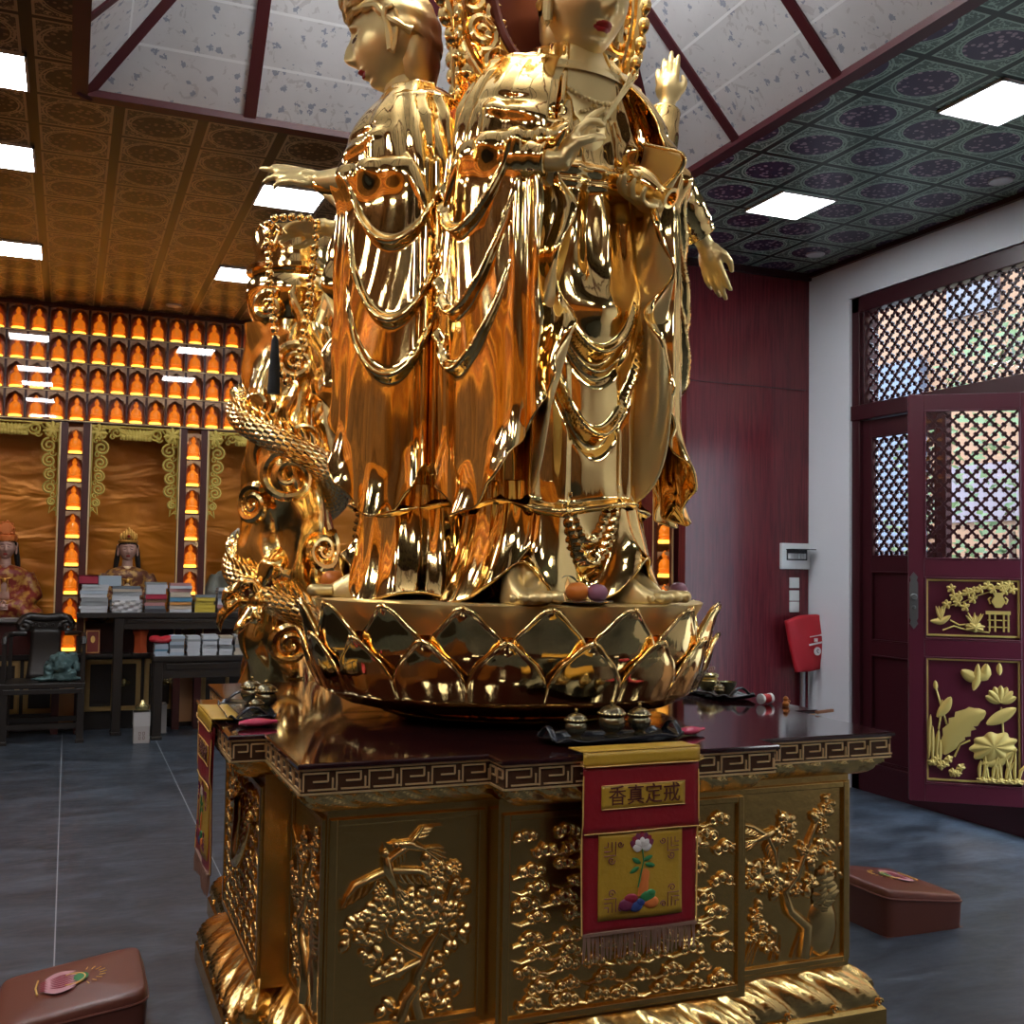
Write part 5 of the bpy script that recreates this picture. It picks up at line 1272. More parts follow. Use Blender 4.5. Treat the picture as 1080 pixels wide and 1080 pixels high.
# wide hanging sleeves ---------------------------------------------------
SP = [Vector((.185, .63)), Vector((.40, .60)), Vector((.455, .36)), Vector((.387, .2235))]
def bez(t):
    a = 1 - t; return SP[0] * a ** 3 + SP[1] * 3 * a * a * t + SP[2] * 3 * a * t * t + SP[3] * t ** 3
HEM = [(0, 2.12), (.10, 2.02), (.22, 1.88), (.34, 1.76), (.46, 1.675), (.56, 1.65), (.66, 1.675), (.76, 1.74), (.85, 1.84), (.91, 1.80), (.96, 1.84), (1.0, 1.82)]
def sleeve_pt(s, t, sg):
    zh = lerp_tab(HEM, s)[0]; ztop = 2.96; z = ztop + (zh - ztop) * t
    p = bez(s); q = bez(min(1, s + .01)) - bez(max(0, s - .01)); n = Vector((-q.y, q.x)).normalized() * -1
    if n.dot(p - Vector((.1, .2))) < 0: n = -n
    x = s; d = 0
    for a in ((.62, 2.60, .30, .20, .050, .020), (.63, 2.325, .31, .28, .052, .019), (.62, 2.135, .29, .24, .050, .020)):
        tt = (x - a[0]) / a[2]
        if abs(tt) < 1.2:
            f = max(0, 1 - (abs(tt) / 1.2) ** 4); dz = z - (a[1] + a[3] * tt * tt); d += f * (.026 * G(dz, .0125) + (.016 * math.exp(-dz / .13) if dz > 0 else .016 * G(dz, .012)))
    env = min(1, max(0, (x - .74) / .16)); d += env * .021 * sin(x * 84 + .6) * (.45 + .55 * t)
    env = max(0, 1 - x / .34); d += env * (.024 * sin(x * 52 + .8) + .003 * sin(x * 110 + z * 2))
    d += .0012 * sin(x * 45 + 5 * sin(z * 4)) + .022 * G(x - .55, .22) * t * sin(pi * min(1, t))
    d += .018 * sin(pi * t)
    fa = max(0, min(1, (.80 - x) / .35)); d += fa * (.042 * G(z - 2.865, .065) - .075 * max(0, (z - 2.90) / .06)) - (1 - fa) * .06 * max(0, (z - 2.90) / .06) + .012 * fa * G(z - 2.865, .06) * sin(x * 32)
    d += .050 * t ** 6 * G(x - .42, .30)
    # curled free edge in front and at the hem corner next to the seam
    e = max(0, 1 - x / .16) ** 1.5; ph = sin(z * 17.5 + .7) + .5 * sin(z * 31)
    d += e * .034 * ph; side = e * .038 * sin(z * 17.5 + 2.0)
    c = max(0, (t - .86) / .14) ** 1.5; d += c * (.028 * sin(x * 26) + .02)
    P = p + n * d + q.normalized() * side
    if P.x < .02: P.x = .02
    return (sg * P.x, -P.y, z)
def sleeve(sg):
    m = M(); m.grid(lambda a, b: sleeve_pt(a, b, sg), 150, 190)
    return m
def lining(sg):
    """smooth lining of the wide cuff, running from the front edge in towards the body"""
    def lin(a, b):
        f = sleeve_pt(0.01, min(1, b), sg); zz = 2.89 + (1.70 - 2.89) * b
        X = sg * (abs(f[0]) * (1 - a) + .185 * a + .03 * sin(pi * a)); Y = f[1] * (1 - a) + (-.42) * a - .05 * sin(pi * a) * b
        return (X, Y, f[2] * (1 - a) ** 2 + zz * (1 - (1 - a) ** 2))
    return M().grid(lin, 20, 70)
sl = [spart(sleeve(sg), 'sleeve', polished, ANG[0], angle=180, solid=.010) for sg in (-1, 1)]
# cape of the shoulders, from the shoulder ridge out and down to the forearms
def cape(sg):
    m = M()
    def f(a, b):
        s_ = .10 + .90 * a; p = bez(s_); lo = Vector((p.x, p.y)); psi = .42 + 1.55 * a; hw_, vf, vb = lerp_tab(ROBE, 3.215); vc, dv = (vf + vb) / 2, (vf - vb) / 2
        up = Vector((hw_ * sin(psi) * 1.02, vc + dv * cos(psi) * 1.02)); z0_ = 2.80 + .05 * a; z1_ = 3.235; k = b ** 1.25
        q = lo.lerp(up, k); o = (q - Vector((.0, .28))).normalized(); bl = .045 * sin(pi * min(1, b * 1.05)) * (1 - .5 * a) + .010 * sin(a * 34 + b * 3) * (1 - b) * (a > .25) + .006 * sin(a * 19)
        bl += .018 * G(b - .30 - .25 * a, .05) * G(a - .25, .2) - .016 * G(b - .42 - .2 * a, .05) * G(a - .25, .2)
        q = q + o * bl; return (sg * max(.03, q.x), -q.y, z0_ + (z1_ - z0_) * b + .03 * sin(pi * b) * (1 - a))
    return m.grid(f, 70, 60)
cp = [spart(cape(sg), 'cape', polished, ANG[0], angle=180, solid=.010) for sg in (-1, 1)]
li = [spart(lining(sg), 'sleeve_lining', satin, ANG[0], angle=180, solid=.008) for sg in (-1, 1)]
# pointed scarf ends where the shoulders meet
def wing(sg):
    m = M(); A = [Vector((sg * .30, -.42, 2.985)), Vector((sg * .40, -.33, 2.90)), Vector((sg * .425, -.255, 2.78)), Vector((sg * .396, -.228, 2.63))]
    def f(u, v):
        a = 1 - u; p = A[0] * a ** 3 + A[1] * 3 * a * a * u + A[2] * 3 * a * u * u + A[3] * u ** 3; w = .055 * sin(pi * min(1, .12 + u * .88)) ** .8; o = Vector((sg * .35, -.42, 0)).normalized()
        return p + Vector((0, 0, (v - .5) * 2 * w)) + o * (.045 + .02 * sin(pi * v))
    return m.grid(f, 30, 8)
wi = [spart(wing(sg), 'scarf_end', polished, ANG[0], angle=180, solid=.010) for sg in (-1, 1)]
# chest with necklace
m = M(); m.tube([(.105 * sin(a / 12), -(.475 + .048 * cos(a / 12) + .02), 3.165 - .07 * cos(a / 12) + .0) for a in range(-19, 20)], .0055, 6)
for q in range(-9, 10): m.ell((.105 * sin(q / 6), -(.475 + .048 * cos(q / 6) + .03 + .012 * cos(q / 6)), 3.150 - .07 * cos(q / 6)), .0085, 8, 6)
for q in range(6): m.ell((0, -.556 - .002 * q, 3.07 - .017 * q), .0075, 8, 6)
for sx in (-1, 1):
    for q in range(5): m.ell((sx * (.012 + .012 * q), -.552, 3.075 - .016 * q + .002 * q * q), .007, 8, 6)
nk = spart(m, 'necklace', satin, ANG[0])
m = M(); m.grid(lambda a, b: ((.070 + .13 * (1 - b) ** 2.6) * sin(2 * pi * a), -(.435 + (.074 + .040 * (1 - b) ** 2.2) * cos(2 * pi * a)), 3.19 + .21 * b + .003 * sin(b * 30) * (b > .4)), 48, 30, cu=True)
m.grid(lambda a, b: ((a * 2 - 1) * (.07 + .09 * b), -(.556 - .022 * b ** 2 - .14 * (a - .5) ** 2 - .07 * (1 - b) ** 5), 2.82 + .405 * b), 18, 24)
neck = spart(m, 'neck', satin, ANG[0], angle=180)
for a in ANG[1:]:
    for o in [robe, skirt, neck, nk] + sl + li + wi + cp: sinst(o, a)
# heads
HEAD = head_mesh(1.0, ns=(150, 170), mats=[satin, lip_red, brow_dark])
head0 = None
for a in ANG:
    if head0 is None:
        head0 = bpy.data.objects.new('head', HEAD); COL.objects.link(head0); head0.parent = st
        p = Matrix.Rotation(radians(a), 3, 'Z') @ Vector((0, -.475, 3.475 - TOP)); head0.location = p; head0.scale = (1.13,) * 3; head0.rotation_euler = (.16, 0, radians(a)); head0.rotation_mode = 'XYZ'
        hr = hair_cap()
        # topknot and jewelled crown
        hr.lathe([(.02, .17), (.075, .185), (.088, .23), (.075, .28), (.05, .32), (.02, .34)], 28, c=(0, .02, 0))
        for i in range(12): hr.tube([Vector((q[0], 0, q[2])) @ Matrix.Identity(3) + Vector((0, 0, 0)) for q in scroll((0, 0), .03, 1.4, i, 1, 16)], .009, 6, Matrix.Translation((0, .02, .235)) @ Matrix.Rotation(i * pi / 6, 4, 'Z') @ Matrix.Translation((0, -.082, 0)))
        hr.ell((0, .065, -.06), (.112, .085, .15))
        hr.build('hair', satin, head0)
        m = M()
        m.tube([(.128 * sin(b / 12), -.157 * cos(b / 12), .115 + .01 * cos(b / 3)) for b in range(-20, 21)], .012, 8)
        for q in range(-5, 6):
            b = q * .26; X = Matrix.Rotation(b, 4, 'Z') @ Matrix.Translation((0, -.148, .155))
            hgt = .085 - .008 * abs(q)
            m.grid(lambda u, v: ((u * 2 - 1) * .024 * sin(pi * min(1, .25 + v * .75)) ** .8, -.012 * (1 - (u * 2 - 1) ** 2), -.03 + hgt * v * 1.4), 7, 9, xf=X); m.tube([Vector(p_) for p_ in scroll((0, .01), .018, 1.3, 0, 1, 14)], .005, 6, X @ Matrix.Translation((0, -.014, 0)))
        m.ell((0, -.168, .155), (.018, .012, .03)); m.build('crown', satin, head0)
        for sx in (-1, 1): M().merge(ear(), Matrix.Translation((sx * .124, .012, -.01)) @ (Matrix.Scale(-1, 4, (1, 0, 0)) if sx < 0 else Matrix())).build('ear', satin, head0)
    else:
        c = inst(head0, None, st, Matrix.Rotation(radians(a), 3, 'Z') @ Vector((0, -.475, 3.530 - TOP)), (.14, 0, radians(a)))
        for g in head0.children: inst(g, None, c)
# haloes: pointed openwork mandorlas of flame scrolls with a red-brown disc in the middle
def halo():
    HC = 3.72
    def outl(t, k=1.): a = 2 * pi * t; return Vector((k * .43 * sin(a) * (1 + .06 * cos(a)), -.20, HC - k * .60 * cos(a) * (1 if cos(a) > 0 else 1 + .25 * abs(cos(a)) ** 3)))
    m = M(); m.tube([outl(i / 96) for i in range(97)], .022, 8); m.tube([outl(i / 96, .93) for i in range(97)], .010, 6)
    for i in range(52): p = outl(i / 52, 1.03); m.ell(tuple(p), (.035, .02, .04), 8, 6)
    for ring, k, r, n in ((0, .80, .072, 22), (1, .62, .062, 18)):
        for i in range(n):
            p = outl((i + .5 * ring) / n, k); sg = 1 if i % 2 else -1
            m.tube([(p.x + q[0], p.y - .012, p.z + q[2]) for q in scroll((0, 0), r, 1.7, i * 1.9, sg, 26, .12)], .0135, 7, flat=1.3)
            b = outl((i + .5 * ring + .5) / n, k + .07); m.tube([p, (p + b) / 2 + Vector((.02 * sg, -.02, .02)), b], [.012, .014, .004], 6)
    return m
hl = halo(); h0 = spart(hl, 'halo', pillar_gold, ANG[0])
m = M(); m.grid(lambda a, b: (.235 * b * sin(2 * pi * a), -.215 - .02 * (1 - b * b), 3.60 + .30 * b * cos(2 * pi * a)), 64, 8, cu=True); m.tube([(.235 * sin(i / 10.19), -.215, 3.60 + .30 * cos(i / 10.19)) for i in range(65)], .016, 8)
m.build('halo_disc', halo_red, h0, solid=.012)
for a in ANG[1:]: sinst(h0, a)
# hands and forearms -----------------------------------------------------
def hand(wrist, f, n, curls, mirror=1, k=1.36, thumb=.35, spread=.10):
    """palm with four unequal fingers and a thumb; f finger direction, n palm normal"""
    m = M(); f = Vector(f).normalized(); n = Vector(n); n = (n - f * n.dot(f)).normalized(); s = f.cross(n) * mirror
    X = R3(s, f, n); X.translation = Vector(wrist)
    if X.to_3x3().determinant() < 0: pass
    m2 = M()
    P = lambda x, y, z: (x * k, y * k, z * k)
    m2.ell(P(0, .045, 0), (.040 * k, .052 * k, .017 * k), 14, 10); m2.ell(P(.022, .030, .008), (.022 * k, .034 * k, .016 * k))
    m2.chain([P(0, -.012, -.001), P(0, .01, 0), P(0, .04, 0)], [.027 * k, .026 * k, .026 * k], 10)
    base = [(.030, .082, .066), (.010, .092, .076), (-.011, .088, .070), (-.030, .076, .054)]
    for i, (bx_, by, L_) in enumerate(base):
        c = curls[i]; ang_ = 0; p = Vector((bx_, by - .02, 0)); pts = [tuple(v * k for v in (bx_ * .8, by - .045, 0)), tuple(v * k for v in (bx_, by - .005, 0))]; p = Vector((bx_, by - .005, 0)); sp = spread * (1.4 - i) * .6
        for seg in (.44, .32, .24):
            ang_ += c * (.55 if seg > .4 else .9); p = p + Vector((sin(sp) * cos(ang_), cos(ang_) * cos(sp), sin(ang_))) * L_ * seg * 1.05; pts.append(tuple(v * k for v in p))
        r0 = (.0098, .0102, .0097, .0085)[i] * k; m2.chain(pts, [r0 * 1.1, r0 * 1.08, r0, r0 * .9, r0 * .72], 9, 2)
    t = thumb; m2.chain([P(.020, .015, .004), P(.043, .040, .010 + .012 * t), P(.052 - .012 * t, .068, .018 + .030 * t), P(.052 - .034 * t, .092, .022 + .042 * t)], [.016 * k, .0135 * k, .011 * k, .008 * k], 9, 2)
    return m.merge(m2, X)
def V3(u, v, z): return Vector((u, -v, z))
def arm(a, sx, wrist, f, n, curls, elbow=None, mirror=1, thumb=.35, cuff=.066, sh=True, cloth=True):
    w = V3(*wrist); f = V3(*f).normalized(); n = V3(*n)
    h = hand(w, f, n, curls, mirror, thumb=thumb); el = V3(*(elbow or (sx * .415, .44, 2.845)))
    d = (w - el).normalized(); c_ = w - d * .05
    h.chain([tuple(el.lerp(w, .45 if cloth else .55)), tuple(c_), tuple(w)], [.046, .038, .034], 10)
    o = spart(h, 'hand', satin, a, remesh=.0065)
    if not cloth: return o
    m = M(); e0 = el - d * .06
    pts = [tuple(e0), tuple(el.lerp(c_, .5)), tuple(c_)]; rad = [.088, .082, cuff]
    if cuff < .06: pts = [tuple(el.lerp(c_, .42)), tuple(el.lerp(c_, .72)), tuple(c_)]; rad = [.058, .064, cuff]
    # cloth tube with wrinkles
    P = []; R_ = []
    for i in range(len(pts) - 1):
        for q in range(12): t = q / 12; P.append(Vector(pts[i]).lerp(Vector(pts[i + 1]), t)); R_.append((rad[i] * (1 - t) + rad[i + 1] * t) * (1 + .018 * sin((i * 12 + q) * .9)))
    P.append(Vector(pts[-1])); R_.append(rad[-1] * 1.06); P.append(Vector(pts[-1]) + d * .004); R_.append(rad[-1] * .8)
    # soften the path
    for it in range(6): P = [P[0]] + [(P[i - 1] + P[i] * 2 + P[i + 1]) / 4 for i in range(1, len(P) - 1)] + [P[-1]]
    m.tube(P, R_, 28); spart(m, 'upper_sleeve', polished, a, angle=120)
    return o
B_, A_, C2 = ANG
arm(B_, -1, (-.215, .675, 2.80), (.50, .10, .86), (.70, .45, -.35), (.75, .22, .35, .5), mirror=-1, thumb=.9, cuff=.058)
arm(B_, 1, (.215, .60, 2.755), (-.95, .28, -.10), (.0, .55, .85), (.55, .6, .65, .7), mirror=1, thumb=.5, cloth=False)
arm(A_, 1, (.22, .715, 2.895), (-.05, .97, .20), (-.75, .0, -.65), (.10, .05, .30, .45), mirror=-1, thumb=.3, cloth=False)
arm(A_, -1, (-.30, .80, 2.885), (.05, .98, -.08), (.25, -.1, -.95), (.35, .5, .55, .5), mirror=-1, thumb=.5)
arm(C2, -1, (-.555, .585, 2.80), (-.20, .25, -.95), (-.25, .93, .20), (.12, .10, .25, .3), elbow=(-.50, .45, 2.95), mirror=1, thumb=.3)
arm(C2, 1, (-.36, .64, 3.46), (.05, .05, 1), (.1, .95, -.1), (.10, .15, .25, .3), elbow=(-.34, .52, 3.08), mirror=-1, thumb=.4, cuff=.062, sh=False)
# vase and willow wand held by the front figure: held things stand alone
Rb = Matrix.Rotation(-YAW, 4, 'Z') @ Matrix.Rotation(radians(B_), 4, 'Z'); Rb.translation = (PX, PY, 0)
q0 = Rb @ V3(.155, .665, 2.785); ax = (Rb.to_3x3() @ V3(.30, .75, -.55)).normalized()
X = frame((0, 0, 0), ax.orthogonal(), ax.cross(ax.orthogonal()))
m = M(); m.lathe([(.012, -.12), (.040, -.11), (.052, -.06), (.045, -.01), (.026, .035), (.022, .06), (.034, .085), (.036, .092), (.024, .094), (.018, .06)], 28, xf=X)
tag(m.build('vase', polished, loc=q0), 'small golden vase tipped forward in the left hand of the front-facing figure', 'vase')
q0 = Rb @ V3(-.075, .735, 2.965); m = M(); d_ = Rb.to_3x3() @ V3(.50, .12, .85)
for k in range(6):
    e = Vector((rng.uniform(-.012, .012), rng.uniform(-.012, .012), rng.uniform(-.01, .01))); m.tube([e * .3 - d_ * .05, e + d_ * .07, e * 2.4 + d_ * rng.uniform(.14, .19)], [.004, .0045, .002], 6)
tag(m.build('willow_sprig', satin, loc=q0), 'thin golden willow sprig in the raised right hand of the front-facing figure', 'sprig')
# feet
def foot():
    m = M()
    def f(u, v):                                   # sole outline swept up to a high instep
        a = 2 * pi * u; y = -.125 * cos(a); x = (.062 - .014 * cos(a) * -1) * sin(a) if False else (.055 + .012 * cos(a)) * sin(a); hgt = .040 + .085 * max(0, min(1, (y + .12) / .2)) ** .8
        k = sqrt(max(0, 1 - v * v)) ** .55; return (x * k, y * (k if y < 0 else .4 + .6 * k), hgt * v)
    m.grid(f, 48, 14, cu=True); m.add([f(i / 48, 0) for i in range(48)], [tuple(range(48))])
    for i in range(5): m.chain([(.046 - .0235 * i, -.095 - .004 * i, .020), (.052 - .026 * i, -.150 + .009 * i, .019 - .001 * i)], [.0155 - .001 * i, .0165 - .0014 * i], 10)
    return m
ft = None
for a in ANG:
    for sx in (-1, 1):
        b = radians(a); p = Matrix.Rotation(b, 3, 'Z') @ Vector((sx * .215 - .035, -.525, 1.373 - TOP))
        if ft is None: ft = foot().build('foot', satin, st, loc=p, rot=(0, 0, b + sx * .28), remesh=.0045); ft.modifiers['m'].iterations = 1; ft.scale = (1.3, 1.25, 1.35)
        else: inst(ft, None, st, p, (0, 0, b + sx * .28))
# lotus base
M().lathe([(.47, .0), (.475, .006), (.44, .012), (.40, .03), (.48, .045), (.58, .11), (.63, .17), (.66, .24), (.67, .30)], 96).build('lotus_foot', polished, st)
M().lathe([(.62, .22), (.69, .33), (.722, .385), (.728, .398), (.72, .402), (.02, .402)], 128).build('lotus_platform', satin, st, angle=30)
def petal(prof, hw_, tipk, rim):
    def at(v):
        q = v * (len(prof) - 1); i = min(int(q), len(prof) - 2); t = q - i; t = t * t * (3 - 2 * t) * .4 + t * .6
        return (prof[i][0] * (1 - t) + prof[i + 1][0] * t, prof[i][1] * (1 - t) + prof[i + 1][1] * t)
    def f(u, v):
        r, z = at(v); s = 2 * u - 1; w = hw_ * (.80 + .20 * sin(pi * min(1, v * 1.1))) * (1 if v < tipk else max(0, 1 - ((v - tipk) / (1 - tipk)) ** 2.4) ** .9) 
        th = s * w; b = .026 * (1 - s * s) * sin(pi * min(1, v * .8 + .08)) * (1 - .4 * v); curl = .010 * abs(s) ** 8 + (.012 * max(0, v - .9) / .1)
        R_ = r + b + curl
        return (R_ * sin(th), -R_ * cos(th), z)
    return M().grid(f, 21, 26)
NPET = 18
for prof, hw_, tk, off in (([(.42, .030), (.61, .040), (.69, .085), (.73, .165), (.752, .225), (.770, .282)], pi / NPET * 1.03, .42, 0), ([(.60, .10), (.69, .16), (.735, .24), (.758, .315), (.782, .388)], pi / NPET * 1.03, .42, .5)):
    p0 = petal(prof, hw_, tk, 0).build('lotus_petal', polished, st, solid=.012, offset=1, rot=(0, 0, off * 2 * pi / NPET), angle=180)
    for k in range(1, NPET): inst(p0, None, st, None, (0, 0, (k + off) * 2 * pi / NPET))
# ------------------------------------------------------------------ dragon pillar behind the statue
DX, DY = .955, 5.14
dp = thing('dragon_pillar', 'golden cloud-carved pillar with a scaly dragon coiled round it, left of the statue', 'pillar', (DX, DY, 0))
def tower(u, v):
    a = 2 * pi * u; z = .0 + 2.60 * v
    r = .205 + .016 * sin(3 * a + z * 7) + .014 * sin(5 * a - z * 11 + 1.3) + .012 * sin(2 * a + z * 17) + .02 * G(z - .2, .3) + .018 * abs(sin(a * 4 + z * 5.)) - .01
    return (r * cos(a), r * sin(a), z)
m = M(); m.grid(tower, 120, 200, cu=True); m.build('cloud_column', pillar_gold, dp, angle=180)
M().lathe([(.15, 2.50), (.165, 2.58), (.205, 2.66), (.225, 2.74), (.22, 2.80), (.195, 2.835), (.2, 2.845), (.225, 2.85), (.225, 2.87), (.19, 2.88), (.185, 2.93), (.205, 3.04), (.20, 3.05), (.175, 2.94)], 64).build('jar_top', polished, dp)
m = M()
vw = atan2(-DY, -DX)
def onpil(a, z, r=.235): return Vector((r * cos(vw + a), r * sin(vw + a), z))
# carved cloud scrolls on the side towards the hall
for da, z, R_, sg in [(.05, 2.40, .085, 1), (.30, 2.05, .10, -1), (.0, 1.88, .13, 1), (-.2, 1.35, .10, 1), (.1, 1.12, .09, 1), (.75, 1.55, .10, -1), (-.7, 2.2, .09, -1), (-.75, 1.75, .09, 1), (.8, 2.3, .09, 1), (-.5, 2.65, .07, 1), (.55, 1.2, .08, -1)]:
    P = [onpil(da + q[0] / .22, z + q[2], .235 + .012 * (i % 2 == 0) * 0) for i, q in enumerate(scroll((0, 0), R_, 1.9, 1.0, sg, 40, .08))]
    m.tube(P, [.026 * (1 - .55 * i / 39) for i in range(40)], 8)
for q in range(16):
    a0 = -1.3 + 2.6 * rng.random(); z = 1.0 + 1.55 * rng.random(); P = [onpil(a0 + .10 * sin(t * 1.2 + q), z + .05 * t, .225) for t in range(6)]; m.tube(P, [.006, .018, .024, .022, .016, .004], 8)
m.build('cloud_scrolls', pillar_gold, dp)
# scaly body, drawn with UVs so the scales follow it
def coil(t0, t1, n=260):
    P = []
    for i in range(n):
        t = t0 + (t1 - t0) * i / (n - 1)
        P.append((t, onpil(t, 2.02 - .115 * t, .232)))
    return P
C_P = coil(-5.2, 8.6); m = M(); nn = 20; L_ = len(C_P)
rad = [.068 * min(1, .25 + i / 40, .35 + (L_ - i) / 60) for i in range(L_)]
m.tube([p for t, p in C_P], rad, nn); m.uv = [(k / nn, i / (L_ - 1)) for i in range(L_) for k in range(nn)]
m.build('dragon_body', scale_gold, dp, angle=180)
m = M()
for i in range(6, L_ - 6, 3):
    t, p = C_P[i]; o = Vector((cos(vw + t), sin(vw + t), 0)); up = (Vector((0, 0, 1)) * .75 + o * .4).normalized(); d = (C_P[i + 1][1] - C_P[i - 1][1]).normalized()
    q = p + up * rad[i] * .9; m.tube([q, q + up * .03 - d * .01, q + up * .045 - d * .03], [.016, .011, .002], 6)
m.build('dragon_mane', pillar_gold, dp)
# leg and claw reaching out to the left
lf_ = Vector((-cos(YAW), sin(YAW), 0)); nr_ = Vector((-sin(YAW), -cos(YAW), 0))
b0 = onpil(-.45, 1.30, .22); m = M(); pm = b0 + lf_ * .02 + nr_ * .05 + Vector((0, 0, .02))
m.chain([tuple(onpil(-.2, 1.52, .12)), tuple(onpil(-.3, 1.46, .24)), tuple(b0 + Vector((0, 0, .06))), tuple(pm)], [.06, .065, .060, .055], 12)
for dx, dz, cu in [(.05, .13, -.04), (.12, .09, -.05), (.14, .0, -.06), (.06, -.10, -.02), (-.02, -.12, .04)]:
    p1 = pm + lf_ * dx * .6 + Vector((0, 0, dz * .7)) + nr_ * .05; p2 = p1 + lf_ * (dx * .35) + Vector((0, 0, dz * .25 + cu)) + nr_ * .035; p3 = p2 + lf_ * .0 + Vector((0, 0, cu * 1.2 - .01)) + nr_ * .015
    m.chain([tuple(pm), tuple(p1), tuple(p2)], [.036, .029, .024], 10); m.tube([p2, (p2 + p3) / 2 + lf_ * .012, p3], [.022, .016, .003], 8)
m.build('dragon_claw', polished, dp, remesh=.008)
# prayer beads hanging from the far hand
hp = Vector((PX, PY, 0)) + (Matrix.Rotation(-YAW, 4, 'Z') @ Matrix.Rotation(radians(A_), 4, 'Z')) @ V3(-.27, .93, 2.85)
pb = thing('prayer_beads', 'string of golden prayer beads with black tassel hanging from the left golden hand', 'beads', hp)
def bpt(t):
    x = cos(t); z = sin(t); return lf_ * (-.02 - .100 * x * (1 if z > 0 else (1 - .25 * abs(z)))) + nr_ * .05 + Vector((0, 0, .03 + (.02 * z if z > 0 else .66 * z * (1 - .0 * abs(x)))))
pts = [bpt(2 * pi * i / 400) for i in range(401)]; acc = 0; last = pts[0]; bd = None; spc = .0345
for p in pts:
    if bd is None or (p - last).length >= spc:
        if bd is None: bd = M().ell((0, 0, 0), .0165, 12, 8).build('bead', polished, pb, loc=p)
        else: inst(bd, None, pb, p)
        last = p
tz = bpt(-pi * .62); m = M()
m.lathe([(.006, .02), (.014, .0), (.016, -.03), (.022, -.12), (.026, -.215), (.001, -.217)], 16, c=tuple(tz + nr_ * .02 + Vector((0, 0, .12)) + lf_ * .025)); m.build('tassel', black_thread, pb)
m = M()
for q in range(12): p = Vector((0, 0, .03)) + lf_ * rng.uniform(.0, .10) + nr_ * rng.uniform(.02, .06) + Vector((0, 0, rng.uniform(-.12, -.02))); m.tube([p, p + lf_ * .02 + Vector((0, 0, .02)), p + lf_ * .035 - Vector((0, 0, .005))], .006, 6)
m.build('knotted_cord', pillar_gold, pb)
# ------------------------------------------------------------------ offerings on the pedestal
def jar(loc, label, s=1., open_=False, mat=brass):
    t = thing('offering_jar', label, 'jar', loc, group='small dark brass offering jars'); k = s
    M().lathe([(r * k, z * k) for r, z in [(.022, 0), (.024, .006), (.016, .012), (.030, .024), (.040, .040), (.041, .052), (.034, .062), (.030, .066)]], 28).build('body', mat, t)
    M().lathe([(r * k, z * k) for r, z in [(.034, .066), (.040, .068), (.041, .072), (.036, .082), (.022, .092), (.008, .096)]], 28).build('lid', brass, t)
    m = M()
    for q in range(20): a = q * pi / 10; m.ell((.0385 * k * cos(a), .0385 * k * sin(a), .071 * k), .0045 * k, 6, 5)
    m.build('beaded_rim', brass2, t)
    M().lathe([(r * k, z * k) for r, z in [(.004, .095), (.004, .099), (.007, .103), (.007, .107), (.002, .111)]], 14).build('knob', brass2, t)
    return t
def tray(loc, rz, label, L=.40, W=.20):
    t = thing('offering_tray', label, 'tray', loc, (0, 0, rz), 'black offering trays')
    def f(u, v):
        a = 2 * pi * u; r = v; e = .35; ca, sa = cos(a), sin(a); x = L / 2 * math.copysign(abs(ca) ** e, ca) * r; y = W / 2 * math.copysign(abs(sa) ** e, sa) * r
        return (x, y, .004 + (.016 + .006 * sin(a * 8)) * max(0, (r - .86) / .14))
    M().grid(f, 96, 16, cu=True).build('dish', blacktray, t, solid=.003)
    for sx in (-1, 1): M().tube([(sx * L * .47, -.05 + .10 * q / 12, .016 + .034 * sin(q * pi / 12)) for q in range(13)], .010, 8, flat=.5).build('loop_handle', blacktray, t)
    return t
z0 = TOP + .001
tray((1.545, 2.965, z0), .04, 'black tray with loop handles at the front, above the red banner', .46, .16)
jar((1.425, 2.965, z0 + .007), 'small lidded brass jar, left of the three above the front banner', .84)
jar((1.550, 2.975, z0 + .007), 'largest lidded brass jar, middle of the three above the front banner', 1.02)
jar((1.660, 3.000, z0 + .007), 'small lidded brass jar, right of the three above the front banner', .88)
tray((.585, 3.84, z0), pi / 2 - .05, 'black tray with loop handles at the left edge of the pedestal', .46, .17)
jar((.625, 3.99, z0 + .007), 'lidded dark jar, farther of the two on the left pedestal tray', .95)
jar((.655, 3.86, z0 + .007), 'lidded dark jar, nearer of the two on the left pedestal tray', .95)
jar((.60, 3.72, z0 + .007), 'low small brass jar at the front end of the left pedestal tray', .6)
def packet(loc, rz, label, s=1.):
    t = M().grid(lambda u, v: ((.055 * s * (u * 2 - 1)), .022 * s * sin(2 * pi * v) * (.35 + .65 * sin(pi * min(.95, u + .03))) , .013 * s + .012 * s * cos(2 * pi * v) * (.3 + .7 * sin(pi * min(.95, u + .03)))), 20, 16, cv=True).build('wrapped_packet', pinkwrap, loc=loc, rot=(0, 0, rz)); tag(t, label, 'packet', 'pink wrapped packets on the pedestal'); return t
packet((.575, 3.53, z0), .1, 'shiny pink wrapped packet at the left front corner of the pedestal', 1.1)
packet((1.835, 2.985, z0), .35, 'shiny pink wrapped packet right of the front banner', 1.1)
tray((2.50, 3.93, z0), pi / 2, 'black tray with scalloped rim at the right side of the pedestal', .50, .18)
def bowl(loc, label, s=1.):
    return tag(M().lathe([(.020 * s, 0), (.022 * s, .006 * s), (.038 * s, .035 * s), (.042 * s, .05 * s), (.039 * s, .05 * s), (.034 * s, .034 * s), (.002, .012 * s)], 26).build('offering_bowl', brass, loc=loc), label, 'bowl', 'dark offering bowls on the right tray')
bowl((2.50, 4.06, z0 + .007), 'dark bowl left of the incense burner on the right tray', 1.)
bowl((2.545, 3.86, z0 + .007), 'dark bowl right of the incense burner on the right tray', 1.)
t = thing('incense_burner', 'small brass incense burner with curled sticks on the right tray', 'incense burner', (2.52, 3.965, z0 + .007))
